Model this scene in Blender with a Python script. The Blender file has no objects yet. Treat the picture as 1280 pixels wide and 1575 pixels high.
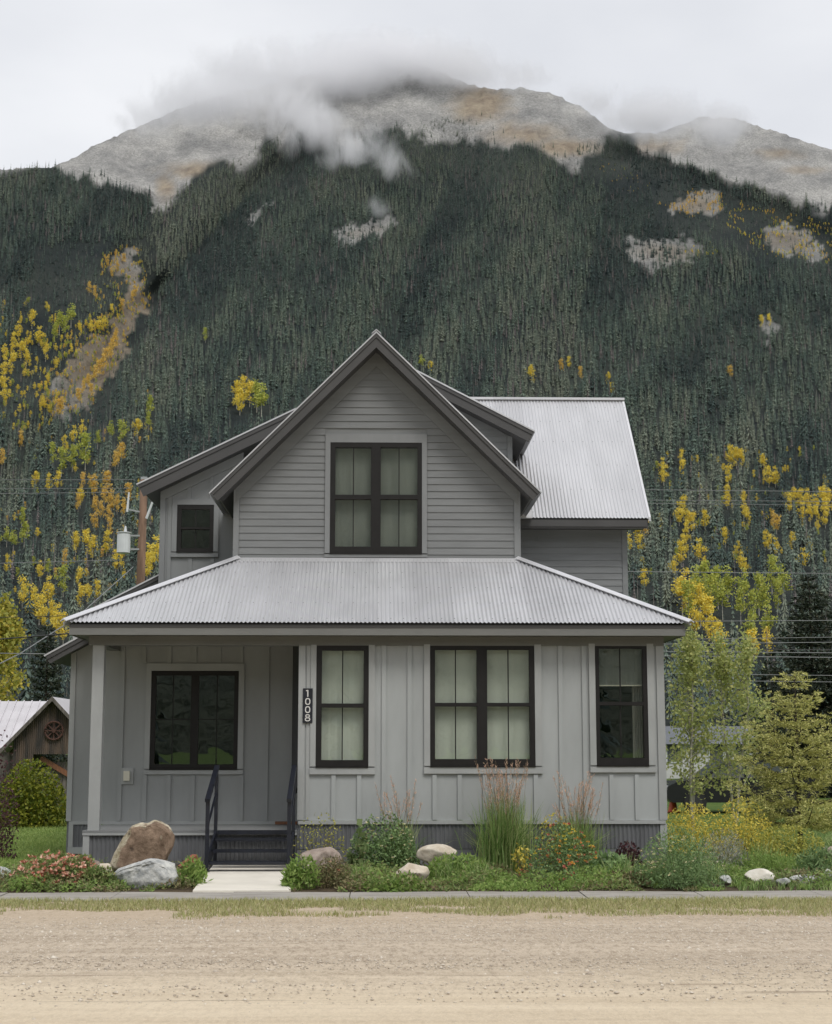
import bpy, math, random
import numpy as np
from mathutils import Vector, Matrix, Euler

# ------------------------------------------------------------------ camera, sky, sun, exposure
scene = bpy.context.scene
COL = scene.collection
F, CX, CY = 2400.0, 640.0, 787.5            # focal length and centre of a 1280 px wide frame
HCAM, YH = 1.96, 1147.0
PITCH = math.atan((YH - CY) / F)
PAN = math.atan(59.0 * math.cos(PITCH) / F)
cam_data = bpy.data.cameras.new('camera')
cam = bpy.data.objects.new('camera', cam_data)
COL.objects.link(cam)
cam.location = (0, 0, HCAM)
cam.rotation_euler = (math.pi / 2 + PITCH, 0, -PAN)
cam_data.sensor_fit = 'HORIZONTAL'
cam_data.sensor_width = 36
cam_data.lens = 36 * F / 1280
cam_data.clip_start = 0.1
cam_data.clip_end = 30000
scene.camera = cam

SUN_EL, SUN_AZ = math.radians(55), math.radians(157)   # azimuth clockwise from +Y
world = bpy.data.worlds.new('World')
scene.world = world
world.use_nodes = True
wn, wl = world.node_tree.nodes, world.node_tree.links
wn.clear()
w_out = wn.new('ShaderNodeOutputWorld')
w_bg = wn.new('ShaderNodeBackground')
w_bg.inputs['Strength'].default_value = 0.1
w_sky = wn.new('ShaderNodeTexSky')
w_sky.sky_type = 'NISHITA'
w_sky.sun_disc = False
w_sky.sun_elevation = SUN_EL
w_sky.sun_rotation = SUN_AZ
w_tc = wn.new('ShaderNodeTexCoord')
w_map = wn.new('ShaderNodeMapping')
w_map.inputs['Scale'].default_value = (1.0, 1.0, 2.2)
w_noise = wn.new('ShaderNodeTexNoise')
w_noise.inputs['Scale'].default_value = 3.2
w_noise.inputs['Detail'].default_value = 5
w_noise.inputs['Roughness'].default_value = 0.5
w_ramp = wn.new('ShaderNodeValToRGB')
w_ramp.color_ramp.elements[0].position = 0.30
w_ramp.color_ramp.elements[0].color = (0.575, 0.588, 0.62, 1)
w_ramp.color_ramp.elements[1].position = 0.70
w_ramp.color_ramp.elements[1].color = (0.725, 0.732, 0.75, 1)
w_mul = wn.new('ShaderNodeVectorMath')
w_mul.operation = 'SCALE'
w_mul.inputs['Scale'].default_value = 10.0
w_mix = wn.new('ShaderNodeMixRGB')
w_mix.inputs[0].default_value = 0.93
wl.new(w_tc.outputs['Generated'], w_map.inputs['Vector'])
wl.new(w_map.outputs['Vector'], w_noise.inputs['Vector'])
wl.new(w_noise.outputs['Fac'], w_ramp.inputs['Fac'])
wl.new(w_ramp.outputs['Color'], w_mul.inputs[0])
wl.new(w_sky.outputs['Color'], w_mix.inputs[1])
wl.new(w_mul.outputs['Vector'], w_mix.inputs[2])
wl.new(w_mix.outputs['Color'], w_bg.inputs['Color'])
wl.new(w_bg.outputs['Background'], w_out.inputs['Surface'])

sun_data = bpy.data.lights.new('sun', 'SUN')
sun_data.energy = 1.4
sun_data.angle = math.radians(22)
sun_data.color = (1.0, 0.96, 0.9)
sun = bpy.data.objects.new('sun', sun_data)
COL.objects.link(sun)
sd = Vector((math.sin(SUN_AZ) * math.cos(SUN_EL), math.cos(SUN_AZ) * math.cos(SUN_EL), math.sin(SUN_EL)))
sun.rotation_euler = sd.to_track_quat('Z', 'Y').to_euler()
sun.location = (0, -20, 40)

vs = scene.view_settings
vs.view_transform = 'Standard'
vs.look = 'None'
vs.gamma = 1.0
vs.exposure = 0.40
vs.use_curve_mapping = False
cy = scene.cycles
cy.max_bounces = 10
cy.diffuse_bounces = 3
cy.glossy_bounces = 3
cy.use_adaptive_sampling = True
cy.adaptive_threshold = 0.02
cy.transparent_max_bounces = 16
cy.volume_bounces = 10
cy.use_denoising = True
cy.sample_clamp_indirect = 6.0

# ------------------------------------------------------------------ helpers
ROT = Euler(cam.rotation_euler).to_matrix()
ROTN = np.array(ROT)


def at(px, py, Y):
    """world point seen at a photo pixel, at depth Y in front of the camera's spot"""
    d = ROT @ Vector(((px - CX) / F, -(py - CY) / F, -1.0))
    k = Y / d.y
    return Vector((d.x * k, Y, HCAM + d.z * k))


def at_np(px, py, Y):
    px, py, Y = np.broadcast_arrays(np.asarray(px, float), np.asarray(py, float), np.asarray(Y, float))
    d = np.stack([(px - CX) / F, -(py - CY) / F, -np.ones_like(px)], -1) @ ROTN.T
    k = Y / d[..., 1]
    return np.stack([d[..., 0] * k, Y, HCAM + d[..., 2] * k], -1)


def X(px, Y, py=1100):
    return at(px, py, Y).x


def Z(py, Y, px=600):
    return at(px, py, Y).z


def ground_y(py, z=0.0):
    """depth where a pixel row meets the ground"""
    d = ROT @ Vector((0, -(py - CY) / F, -1.0))
    return d.y * (z - HCAM) / d.z


def hash2(ix, iy, seed):
    h = (ix.astype(np.int64) * 374761393 + iy.astype(np.int64) * 668265263 + seed * 974711) & 0xffffffff
    h = ((h ^ (h >> 13)) * 1274126177) & 0xffffffff
    return ((h ^ (h >> 16)) & 0xffff) / 65535.0


def vnoise(x, y, seed=0):
    x = np.asarray(x, float); y = np.asarray(y, float)
    ix, iy = np.floor(x), np.floor(y)
    fx, fy = x - ix, y - iy
    fx = fx * fx * (3 - 2 * fx); fy = fy * fy * (3 - 2 * fy)
    a = hash2(ix, iy, seed); b = hash2(ix + 1, iy, seed)
    c = hash2(ix, iy + 1, seed); d = hash2(ix + 1, iy + 1, seed)
    return (a * (1 - fx) + b * fx) * (1 - fy) + (c * (1 - fx) + d * fx) * fy


def fbm(x, y, octaves=4, seed=0):
    s, amp, tot = 0, 1.0, 0
    for k in range(octaves):
        s = s + amp * vnoise(np.asarray(x) * 2 ** k, np.asarray(y) * 2 ** k, seed + k * 17)
        tot += amp
        amp *= 0.5
    return s / tot


def make_mesh(name, verts, faces):
    """verts (N,3); faces a list of index lists, or an (M,k) array"""
    me = bpy.data.meshes.new(name)
    if isinstance(faces, np.ndarray):
        n, m, k = len(verts), len(faces), faces.shape[1]
        me.vertices.add(n)
        me.vertices.foreach_set('co', np.asarray(verts, np.float32).ravel())
        me.loops.add(m * k)
        me.loops.foreach_set('vertex_index', faces.astype(np.int32).ravel())
        me.polygons.add(m)
        me.polygons.foreach_set('loop_start', np.arange(0, m * k, k, dtype=np.int32))
        me.update(calc_edges=True)
    else:
        me.from_pydata([tuple(v) for v in verts], [], [tuple(f) for f in faces])
        me.update()
    return me


def tag(o, label=None, cat=None, group=None, kind=None):
    if label: o['label'] = label
    if cat: o['category'] = cat
    if group: o['group'] = group
    if kind: o['kind'] = kind
    return o


def obj(name, verts, faces, mat, parent=None, smooth=False):
    me = make_mesh(name, verts, faces)
    o = bpy.data.objects.new(name, me)
    COL.objects.link(o)
    if mat is not None:
        for m in (mat if isinstance(mat, (list, tuple)) else [mat]):
            me.materials.append(m)
    if smooth:
        me.polygons.foreach_set('use_smooth', np.ones(len(me.polygons), dtype=bool))
    if parent is not None:
        o.parent = parent
        o.matrix_parent_inverse = WORLD[parent.name].inverted()
        WORLD[o.name] = Matrix()
    else:
        WORLD[o.name] = Matrix()
    return o


WORLD = {}


def thing(name, label, cat, loc, group=None):
    """an Empty at the base of a thing; its parts keep world coordinates"""
    o = bpy.data.objects.new(name, None)
    o.empty_display_size = 0.2
    COL.objects.link(o)
    o.location = loc
    WORLD[o.name] = Matrix.Translation(Vector(loc))
    return tag(o, label, cat, group)


class MB:
    """collects shapes for one mesh"""
    def __init__(self):
        self.v, self.f = [], []

    def add(self, verts, faces):
        n = len(self.v)
        self.v += [tuple(p) for p in verts]
        self.f += [tuple(i + n for i in f) for f in faces]
        return self

    def box(self, x0, x1, y0, y1, z0, z1):
        v = [(x, y, z) for x in (x0, x1) for y in (y0, y1) for z in (z0, z1)]
        return self.add(v, [(0, 1, 3, 2), (4, 6, 7, 5), (0, 4, 5, 1), (2, 3, 7, 6), (0, 2, 6, 4), (1, 5, 7, 3)])

    def hexa(self, a, b):
        """two quads a, b (4 points each) joined"""
        return self.add(list(a) + list(b), [(0, 1, 2, 3), (7, 6, 5, 4)] + [(i, i + 4, (i + 1) % 4 + 4, (i + 1) % 4) for i in range(4)])

    def prism(self, poly, y0, y1):
        """polygon in XZ extruded along Y"""
        n = len(poly)
        v = [(x, y0, z) for x, z in poly] + [(x, y1, z) for x, z in poly]
        return self.add(v, [tuple(range(n)), tuple(range(2 * n - 1, n - 1, -1))] + [(i, i + n, (i + 1) % n + n, (i + 1) % n) for i in range(n)])

    def bar(self, p, q, w, h=None, up=(0, 0, 1)):
        p, q = Vector(p), Vector(q)
        d = (q - p).normalized()
        u = Vector(up)
        s = d.cross(u)
        if s.length < 1e-4:
            s = d.cross(Vector((1, 0, 0)))
        s.normalize()
        t = s.cross(d)
        h = h or w
        c = [(-w / 2, -h / 2), (w / 2, -h / 2), (w / 2, h / 2), (-w / 2, h / 2)]
        return self.hexa([p + s * a + t * b for a, b in c], [q + s * a + t * b for a, b in c])

    def tube(self, pts, radii, n=8, cap=True):
        rings = []
        for i, p in enumerate(pts):
            p = Vector(p)
            d = (Vector(pts[min(i + 1, len(pts) - 1)]) - Vector(pts[max(i - 1, 0)])).normalized()
            s = d.cross(Vector((0, 0, 1)))
            if s.length < 1e-3:
                s = Vector((1, 0, 0))
            s.normalize()
            t = s.cross(d)
            r = radii[i] if hasattr(radii, '__len__') else radii
            rings.append([p + (s * math.cos(a) + t * math.sin(a)) * r for a in [2 * math.pi * k / n for k in range(n)]])
        v = [p for r in rings for p in r]
        f = []
        for i in range(len(rings) - 1):
            for k in range(n):
                f.append((i * n + k, i * n + (k + 1) % n, (i + 1) * n + (k + 1) % n, (i + 1) * n + k))
        if cap:
            f.append(tuple(range(n - 1, -1, -1)))
            f.append(tuple((len(rings) - 1) * n + k for k in range(n)))
        return self.add(v, f)

    def holed(self, x0, x1, z0, z1, holes, y0, y1):
        """a wall slab with rectangular openings"""
        xs = sorted({x0, x1} | {min(max(h[i], x0), x1) for h in holes for i in (0, 1)})
        zs = sorted({z0, z1} | {min(max(h[i], z0), z1) for h in holes for i in (2, 3)})
        nx, nz = len(xs) - 1, len(zs) - 1

        def solid(i, k):
            if i < 0 or k < 0 or i >= nx or k >= nz:
                return False
            cx, cz = (xs[i] + xs[i + 1]) / 2, (zs[k] + zs[k + 1]) / 2
            return not any(h[0] < cx < h[1] and h[2] < cz < h[3] for h in holes)
        for i in range(nx):
            for k in range(nz):
                if not solid(i, k):
                    continue
                a, b, c, d = xs[i], xs[i + 1], zs[k], zs[k + 1]
                self.add([(a, y0, c), (b, y0, c), (b, y0, d), (a, y0, d)], [(0, 1, 2, 3)])
                self.add([(a, y1, c), (b, y1, c), (b, y1, d), (a, y1, d)], [(3, 2, 1, 0)])
                if not solid(i - 1, k): self.add([(a, y0, c), (a, y0, d), (a, y1, d), (a, y1, c)], [(0, 1, 2, 3)])
                if not solid(i + 1, k): self.add([(b, y0, c), (b, y1, c), (b, y1, d), (b, y0, d)], [(0, 1, 2, 3)])
                if not solid(i, k - 1): self.add([(a, y0, c), (a, y1, c), (b, y1, c), (b, y0, c)], [(0, 1, 2, 3)])
                if not solid(i, k + 1): self.add([(a, y0, d), (b, y0, d), (b, y1, d), (a, y1, d)], [(0, 1, 2, 3)])
        return self

    def build(self, name, mat, parent=None, smooth=False):
        return obj(name, self.v, self.f, mat, parent, smooth)


def copy_tree(o, parent=None):
    c = o.copy()
    COL.objects.link(c)
    if parent is not None:
        c.parent = parent
    for ch in o.children:
        copy_tree(ch, c)
    return c


# ------------------------------------------------------------------ materials
def srgb(r, g, b):
    return tuple(((c / 255) / 12.92 if c <= 10 else ((c / 255 + 0.055) / 1.055) ** 2.4) for c in (r, g, b))


def new_mat(name):
    m = bpy.data.materials.new(name)
    m.use_nodes = True
    nt = m.node_tree
    b = nt.nodes['Principled BSDF']
    return m, nt, nt.nodes, nt.links, b


def mat(name, col, rough=0.6, metal=0.0, var=0.0, vscale=(4, 4, 4), col2=None, bump=0.0, bscale=60.0, bdist=0.01, spec=0.5, detail=4, ramp=(0.35, 0.65)):
    """paint, wood, stone ...: a base colour with mottling towards col2 (or a lighter/darker tone) and fine relief"""
    m, nt, N, L, b = new_mat(name)
    b.inputs['Roughness'].default_value = rough
    b.inputs['Metallic'].default_value = metal
    b.inputs['Specular IOR Level'].default_value = spec
    b.inputs['Base Color'].default_value = (*col, 1)
    tc = N.new('ShaderNodeTexCoord')
    if var > 0 or col2:
        mp = N.new('ShaderNodeMapping')
        mp.inputs['Scale'].default_value = vscale
        nz = N.new('ShaderNodeTexNoise')
        nz.inputs['Scale'].default_value = 1.0
        nz.inputs['Detail'].default_value = detail
        nz.inputs['Roughness'].default_value = 0.6
        L.new(tc.outputs['Object'], mp.inputs['Vector'])
        L.new(mp.outputs['Vector'], nz.inputs['Vector'])
        r = N.new('ShaderNodeValToRGB')
        r.color_ramp.elements[0].position, r.color_ramp.elements[1].position = ramp
        c2 = col2 or tuple(min(1, c * (1 + var)) for c in col)
        c1 = col if col2 else tuple(c * (1 - var) for c in col)
        r.color_ramp.elements[0].color = (*c1, 1)
        r.color_ramp.elements[1].color = (*c2, 1)
        L.new(nz.outputs['Fac'], r.inputs['Fac'])
        L.new(r.outputs['Color'], b.inputs['Base Color'])
    if bump > 0:
        nb = N.new('ShaderNodeTexNoise')
        nb.inputs['Scale'].default_value = bscale
        nb.inputs['Detail'].default_value = 5
        bp = N.new('ShaderNodeBump')
        bp.inputs['Strength'].default_value = bump
        bp.inputs['Distance'].default_value = bdist
        L.new(tc.outputs['Object'], nb.inputs['Vector'])
        L.new(nb.outputs['Fac'], bp.inputs['Height'])
        L.new(bp.outputs['Normal'], b.inputs['Normal'])
    return m


def leaf_mat(name, cols, trans=0.3, rough=0.55, per='island'):
    """leaves: colour varies from leaf to leaf (or from tree to tree), light shines through a little"""
    m, nt, N, L, b = new_mat(name)
    r = N.new('ShaderNodeValToRGB')
    e = r.color_ramp.elements
    while len(e) < len(cols):
        e.new(0.5)
    for i, c in enumerate(cols):
        e[i].position = i / max(1, len(cols) - 1)
        e[i].color = (*c, 1)
    if per == 'island':
        g = N.new('ShaderNodeNewGeometry')
        L.new(g.outputs['Random Per Island'], r.inputs['Fac'])
    else:
        g = N.new('ShaderNodeObjectInfo')
        L.new(g.outputs['Random'], r.inputs['Fac'])
    L.new(r.outputs['Color'], b.inputs['Base Color'])
    b.inputs['Roughness'].default_value = rough
    b.inputs['Specular IOR Level'].default_value = 0.25
    if trans > 0:
        t = N.new('ShaderNodeBsdfTranslucent')
        L.new(r.outputs['Color'], t.inputs['Color'])
        mx = N.new('ShaderNodeMixShader')
        mx.inputs[0].default_value = trans
        L.new(b.outputs['BSDF'], mx.inputs[1])
        L.new(t.outputs['BSDF'], mx.inputs[2])
        L.new(mx.outputs['Shader'], N['Material Output'].inputs['Surface'])
    return m


M = {}
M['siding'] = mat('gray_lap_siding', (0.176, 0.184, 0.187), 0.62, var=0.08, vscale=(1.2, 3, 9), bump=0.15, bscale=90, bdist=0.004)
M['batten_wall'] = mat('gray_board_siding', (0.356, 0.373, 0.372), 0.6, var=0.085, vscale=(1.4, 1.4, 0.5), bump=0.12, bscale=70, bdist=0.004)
M['porch_wall'] = mat('gray_shaded_porch_siding', (0.300, 0.311, 0.308), 0.6, var=0.08, vscale=(1.4, 1.4, 0.5), bump=0.12, bscale=70, bdist=0.004)  # darker copy of the bay siding; porch shade put into the colour
M['trim'] = mat('gray_trim_paint', (0.345, 0.356, 0.352), 0.6, var=0.06, vscale=(3, 3, 1.5), bump=0.1, bscale=80, bdist=0.003)
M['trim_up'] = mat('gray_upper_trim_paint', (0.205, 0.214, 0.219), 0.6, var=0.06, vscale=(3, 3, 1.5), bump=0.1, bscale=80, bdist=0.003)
M['board_up_shaded'] = mat('gray_shaded_upper_siding', (0.215, 0.225, 0.228), 0.6, var=0.06, vscale=(1.4, 1.4, 0.5), bump=0.12, bscale=70, bdist=0.004)  # board siding darkened for the left wing; overhang shade is in the colour
M['rake'] = mat('dark_gray_fascia_paint', (0.058, 0.057, 0.057), 0.6, var=0.08, vscale=(2, 2, 2), bump=0.1, bscale=70, bdist=0.003)
M['fascia'] = mat('gray_fascia_paint', (0.165, 0.167, 0.158), 0.6, var=0.06, vscale=(1.5, 2, 6), bump=0.1, bscale=70, bdist=0.003)
M['bronze'] = mat('dark_bronze_window_frame', (0.0125, 0.0115, 0.0112), 0.5, var=0.15, vscale=(8, 8, 8), spec=.3)
M['skirt'] = mat('dark_corrugated_skirting', (0.15, 0.154, 0.162), 0.5, metal=0.2, var=0.2, vscale=(3, 3, 1))
M['black_metal'] = mat('black_painted_steel', (0.012, 0.014, 0.022), 0.38, var=0.3, vscale=(9, 9, 9))
M['blind'] = mat('cream_window_blind', (0.61, 0.63, 0.565), 0.8, var=0.06, vscale=(5, 5, 0.6))
M['blind_dim'] = mat('dim_gray_green_shade', (0.20, 0.21, 0.19), 0.8, var=0.1, vscale=(5, 5, 0.6))
M['interior'] = mat('dim_room_wall', (0.05, 0.05, 0.052), 0.8, var=0.2, vscale=(2, 2, 2))
M['curtain'] = mat('gray_curtain', (0.30, 0.29, 0.26), 0.85, var=0.2, vscale=(30, 30, 0.5))
M['deck'] = mat('gray_deck_boards', (0.20, 0.205, 0.205), 0.65, var=0.1, vscale=(1, 12, 1))
M['concrete'] = mat('pale_concrete', (0.70, 0.66, 0.58), 0.85, var=0.06, vscale=(2, 2, 2), bump=0.2, bscale=120, bdist=0.004)
M['sidewalk'] = mat('weathered_sidewalk_concrete', (0.25, 0.23, 0.205), 0.9, col2=(0.37, 0.345, 0.31), vscale=(1.5, 4, 4), bump=0.4, bscale=60, bdist=0.006, ramp=(0.3, 0.7))
M['foundation'] = mat('gray_foundation', (0.16, 0.165, 0.17), 0.85, var=0.15, vscale=(2, 2, 2), bump=0.2)
M['wood_brown'] = mat('brown_wood', (0.20, 0.085, 0.04), 0.6, var=0.3, vscale=(20, 4, 4))
M['white_paint'] = mat('white_enamel', (0.62, 0.64, 0.66), 0.4, var=0.05, vscale=(3, 3, 3))
M['digit'] = mat('brushed_metal_numerals', (0.75, 0.74, 0.72), 0.45, metal=0.4)
M['cream'] = mat('cream_plastic', (0.66, 0.63, 0.52), 0.5)


def roof_metal(name, col, rough, var):
    m, nt, N, L, b = new_mat(name)
    b.inputs['Metallic'].default_value = 0.55
    tc = N.new('ShaderNodeTexCoord')
    mp = N.new('ShaderNodeMapping')
    mp.inputs['Scale'].default_value = (1.1, 0.5, 0.5)
    nz = N.new('ShaderNodeTexNoise')
    nz.inputs['Scale'].default_value = 2.0
    nz.inputs['Detail'].default_value = 6
    L.new(tc.outputs['Object'], mp.inputs['Vector'])
    L.new(mp.outputs['Vector'], nz.inputs['Vector'])
    r = N.new('ShaderNodeValToRGB')
    r.color_ramp.elements[0].position, r.color_ramp.elements[1].position = 0.3, 0.7
    r.color_ramp.elements[0].color = (*[c * (1 - var) for c in col], 1)
    r.color_ramp.elements[1].color = (*[c * (1 + var) for c in col], 1)
    L.new(nz.outputs['Fac'], r.inputs['Fac'])
    sx = N.new('ShaderNodeSeparateXYZ'); L.new(tc.outputs['Object'], sx.inputs['Vector'])
    dv = N.new('ShaderNodeMath'); dv.operation = 'DIVIDE'; dv.inputs[1].default_value = 0.6102; L.new(sx.outputs['X'], dv.inputs[0])
    fl_ = N.new('ShaderNodeMath'); fl_.operation = 'FLOOR'; L.new(dv.outputs['Value'], fl_.inputs[0])
    wn_ = N.new('ShaderNodeTexWhiteNoise'); wn_.noise_dimensions = '1D'; L.new(fl_.outputs['Value'], wn_.inputs['W'])
    tone = N.new('ShaderNodeMapRange'); tone.inputs['To Min'].default_value = .93; tone.inputs['To Max'].default_value = 1.05; L.new(wn_.outputs['Value'], tone.inputs['Value'])
    mt = N.new('ShaderNodeVectorMath'); mt.operation = 'SCALE'; L.new(r.outputs['Color'], mt.inputs[0]); L.new(tone.outputs['Result'], mt.inputs['Scale'])
    L.new(mt.outputs['Vector'], b.inputs['Base Color'])
    rr = N.new('ShaderNodeMapRange')
    rr.inputs['To Min'].default_value = rough - 0.06
    rr.inputs['To Max'].default_value = rough + 0.08
    L.new(nz.outputs['Fac'], rr.inputs['Value'])
    L.new(rr.outputs['Result'], b.inputs['Roughness'])
    return m


M['roof'] = roof_metal('galvanized_corrugated_steel', (0.575, 0.578, 0.595), 0.50, 0.05)
M['cap'] = roof_metal('galvanized_flashing', (0.68, 0.68, 0.70), 0.40, 0.04)


def glass_mat():
    m, nt, N, L, b = new_mat('window_glass')
    N.remove(b)
    tr = N.new('ShaderNodeBsdfTransparent')
    tr.inputs['Color'].default_value = (0.95, 0.965, 0.95, 1)
    gl = N.new('ShaderNodeBsdfGlossy')
    gl.inputs['Roughness'].default_value = 0.0
    gl.inputs['Color'].default_value = (0.95, 1.0, 0.98, 1)
    tc = N.new('ShaderNodeTexCoord')
    nz = N.new('ShaderNodeTexNoise')
    nz.inputs['Scale'].default_value = 2.5
    bp = N.new('ShaderNodeBump')
    bp.inputs['Strength'].default_value = 0.05
    bp.inputs['Distance'].default_value = 0.02
    L.new(tc.outputs['Object'], nz.inputs['Vector'])
    L.new(nz.outputs['Fac'], bp.inputs['Height'])
    L.new(bp.outputs['Normal'], gl.inputs['Normal'])
    fr = N.new('ShaderNodeLayerWeight')
    fr.inputs['Blend'].default_value = 0.5
    pw = N.new('ShaderNodeMath')
    pw.operation = 'POWER'
    pw.inputs[1].default_value = 5.0
    L.new(fr.outputs['Facing'], pw.inputs[0])
    ml = N.new('ShaderNodeMath')
    ml.operation = 'MULTIPLY_ADD'
    ml.inputs[1].default_value = 0.88
    ml.inputs[2].default_value = 0.11
    ml.use_clamp = True
    L.new(pw.outputs['Value'], ml.inputs[0])
    mx = N.new('ShaderNodeMixShader')
    L.new(ml.outputs['Value'], mx.inputs[0])
    L.new(tr.outputs['BSDF'], mx.inputs[1])
    L.new(gl.outputs['BSDF'], mx.inputs[2])
    L.new(mx.outputs['Shader'], N['Material Output'].inputs['Surface'])
    return m


M['glass'] = glass_mat()

# ------------------------------------------------------------------ ground, road, verge, sidewalk
Y_WALK_BACK, Y_WALK_FRONT = ground_y(1372, 0.03), ground_y(1385, 0.03)
Y_GRASS = ground_y(1409)


def terrain_mat(name, c_lo, c_hi, scale, bump, bscale):
    return mat(name, c_lo, 0.95, col2=c_hi, vscale=(scale,) * 3, bump=bump, bscale=bscale, bdist=0.03, spec=0.1, detail=8)


M['ground'] = terrain_mat('meadow_grass_ground', (0.055, 0.10, 0.022), (0.10, 0.14, 0.035), 1.2, 0.6, 30)
g = MB().add([(-4000, -4000, 0), (4000, -4000, 0), (4000, 4500, 0), (-4000, 4500, 0)], [(0, 1, 2, 3)]).build('ground', M['ground'])
tag(g, kind='structure')


def road_mat():
    m, nt, N, L, b = new_mat('gravel_road')
    b.inputs['Roughness'].default_value = 0.95
    b.inputs['Specular IOR Level'].default_value = 0.15
    tc = N.new('ShaderNodeTexCoord')
    sep = N.new('ShaderNodeSeparateXYZ')
    L.new(tc.outputs['Object'], sep.inputs['Vector'])

    def noise(scale, vec_scale, detail, rough=0.6):
        mp = N.new('ShaderNodeMapping')
        mp.inputs['Scale'].default_value = vec_scale
        nz = N.new('ShaderNodeTexNoise')
        nz.inputs['Scale'].default_value = scale
        nz.inputs['Detail'].default_value = detail
        nz.inputs['Roughness'].default_value = rough
        L.new(tc.outputs['Object'], mp.inputs['Vector'])
        L.new(mp.outputs['Vector'], nz.inputs['Vector'])
        return nz.outputs['Fac']

    def math_(op, a, bb=0.0, clamp=False):
        n = N.new('ShaderNodeMath')
        n.operation = op
        n.use_clamp = clamp
        for i, v in enumerate((a, bb)):
            if isinstance(v, (int, float)):
                n.inputs[i].default_value = v
            else:
                L.new(v, n.inputs[i])
        return n.outputs['Value']

    def mix(fac, a, c):
        n = N.new('ShaderNodeMixRGB')
        for i, v in enumerate((fac, a, c)):
            if isinstance(v, (int, float)):
                n.inputs[i].default_value = v
            elif isinstance(v, tuple):
                n.inputs[i].default_value = (*v, 1)
            else:
                L.new(v, n.inputs[i])
        return n.outputs['Color']

    def ramp(v, lo, hi):
        n = N.new('ShaderNodeMapRange')
        n.inputs['From Min'].default_value = lo
        n.inputs['From Max'].default_value = hi
        L.new(v, n.inputs['Value'])
        return n.outputs['Result']
    wob = math_('MULTIPLY', math_('SUBTRACT', noise(0.35, (1, 1, 1), 3), 0.5), 1.6)
    y = math_('ADD', sep.outputs['Y'], wob)
    shoulder = ramp(y, 12.4, 14.8)                       # the loose gravel shoulder beyond the packed lane
    tracks = noise(1.0, (0.12, 2.2, 1), 5, 0.65)         # wheel tracks along the road
    fine = noise(48, (1, 0.45, 1), 8, 0.85)
    pebb = noise(18, (1, 0.4, 1), 6, 0.8)
    lane = mix(ramp(tracks, 0.35, 0.65), (0.55, 0.452, 0.325), (0.70, 0.595, 0.445))
    grav = mix(ramp(tracks, 0.35, 0.68), (0.40, 0.328, 0.250), (0.57, 0.480, 0.375))
    c = mix(shoulder, lane, grav)
    c = mix(math_('MULTIPLY', ramp(fine, 0.46, 0.62), 0.45), c, (0.78, 0.68, 0.53))
    c = mix(math_('MULTIPLY', ramp(pebb, 0.52, 0.40), math_('ADD', math_('MULTIPLY', shoulder, 0.42), 0.16)), c, (0.24, 0.185, 0.13))
    rut = math_('MULTIPLY', ramp(noise(1.0, (0.22, 3.4, 1), 3, 0.5), 0.66, 0.74), 0.55)
    c = mix(rut, c, (0.20, 0.15, 0.11))
    sandy = ramp(y, 17.2, 18.2)
    c = mix(math_('MULTIPLY', sandy, 0.55), c, (0.50, 0.40, 0.29))
    L.new(c, b.inputs['Base Color'])
    hsum = math_('ADD', math_('MULTIPLY', fine, 0.5), math_('ADD', pebb, math_('MULTIPLY', tracks, 1.5)))
    bp = N.new('ShaderNodeBump')
    bp.inputs['Strength'].default_value = 0.6
    bp.inputs['Distance'].default_value = 0.03
    L.new(hsum, bp.inputs['Height'])
    L.new(bp.outputs['Normal'], b.inputs['Normal'])
    return m


M['road'] = road_mat()
# the road: a gently uneven sheet
nx, ny = 160, 120
gx = np.linspace(-60, 60, nx); gy = np.linspace(-14, Y_WALK_FRONT - 0.02, ny)
GX, GY = np.meshgrid(gx, gy)
GZ = 0.006 + 0.035 * (fbm(GX * 0.15, GY * 1.1, 4, 5) - 0.5) * np.clip((17.5 - GY) / 3, 0.05, 1) + 0.02
rv = np.stack([GX, GY, GZ], -1).reshape(-1, 3)
ii = np.arange(nx * ny).reshape(ny, nx)
rf = np.stack([ii[:-1, :-1], ii[:-1, 1:], ii[1:, 1:], ii[1:, :-1]], -1).reshape(-1, 4)
tag(obj('road', rv, rf, M['road'], smooth=True), kind='structure')

# sidewalk slabs
sw = bpy.data.objects.new('sidewalk', None); COL.objects.link(sw); WORLD['sidewalk'] = Matrix()
sw.location = (0, (Y_WALK_FRONT + Y_WALK_BACK) / 2, 0); WORLD['sidewalk'] = Matrix.Translation(sw.location)
tag(sw, kind='structure')
rnd = random.Random(4)
x = -14.0
while x < 16:
    w = 1.52 + rnd.uniform(-0.05, 0.05)
    dz = rnd.uniform(-0.006, 0.008)
    mbx = MB()
    mbx.hexa([(x + .006, Y_WALK_FRONT, -0.05), (x + w - .006, Y_WALK_FRONT, -0.05), (x + w - .006, Y_WALK_BACK, -0.05), (x + .006, Y_WALK_BACK, -0.05)],
             [(x + .006, Y_WALK_FRONT, 0.03 + dz), (x + w - .006, Y_WALK_FRONT, 0.03 - dz), (x + w - .006, Y_WALK_BACK, 0.034 - dz), (x + .006, Y_WALK_BACK, 0.034 + dz)])
    mbx.build('slab', M['sidewalk'], sw)
    x += w
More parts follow.
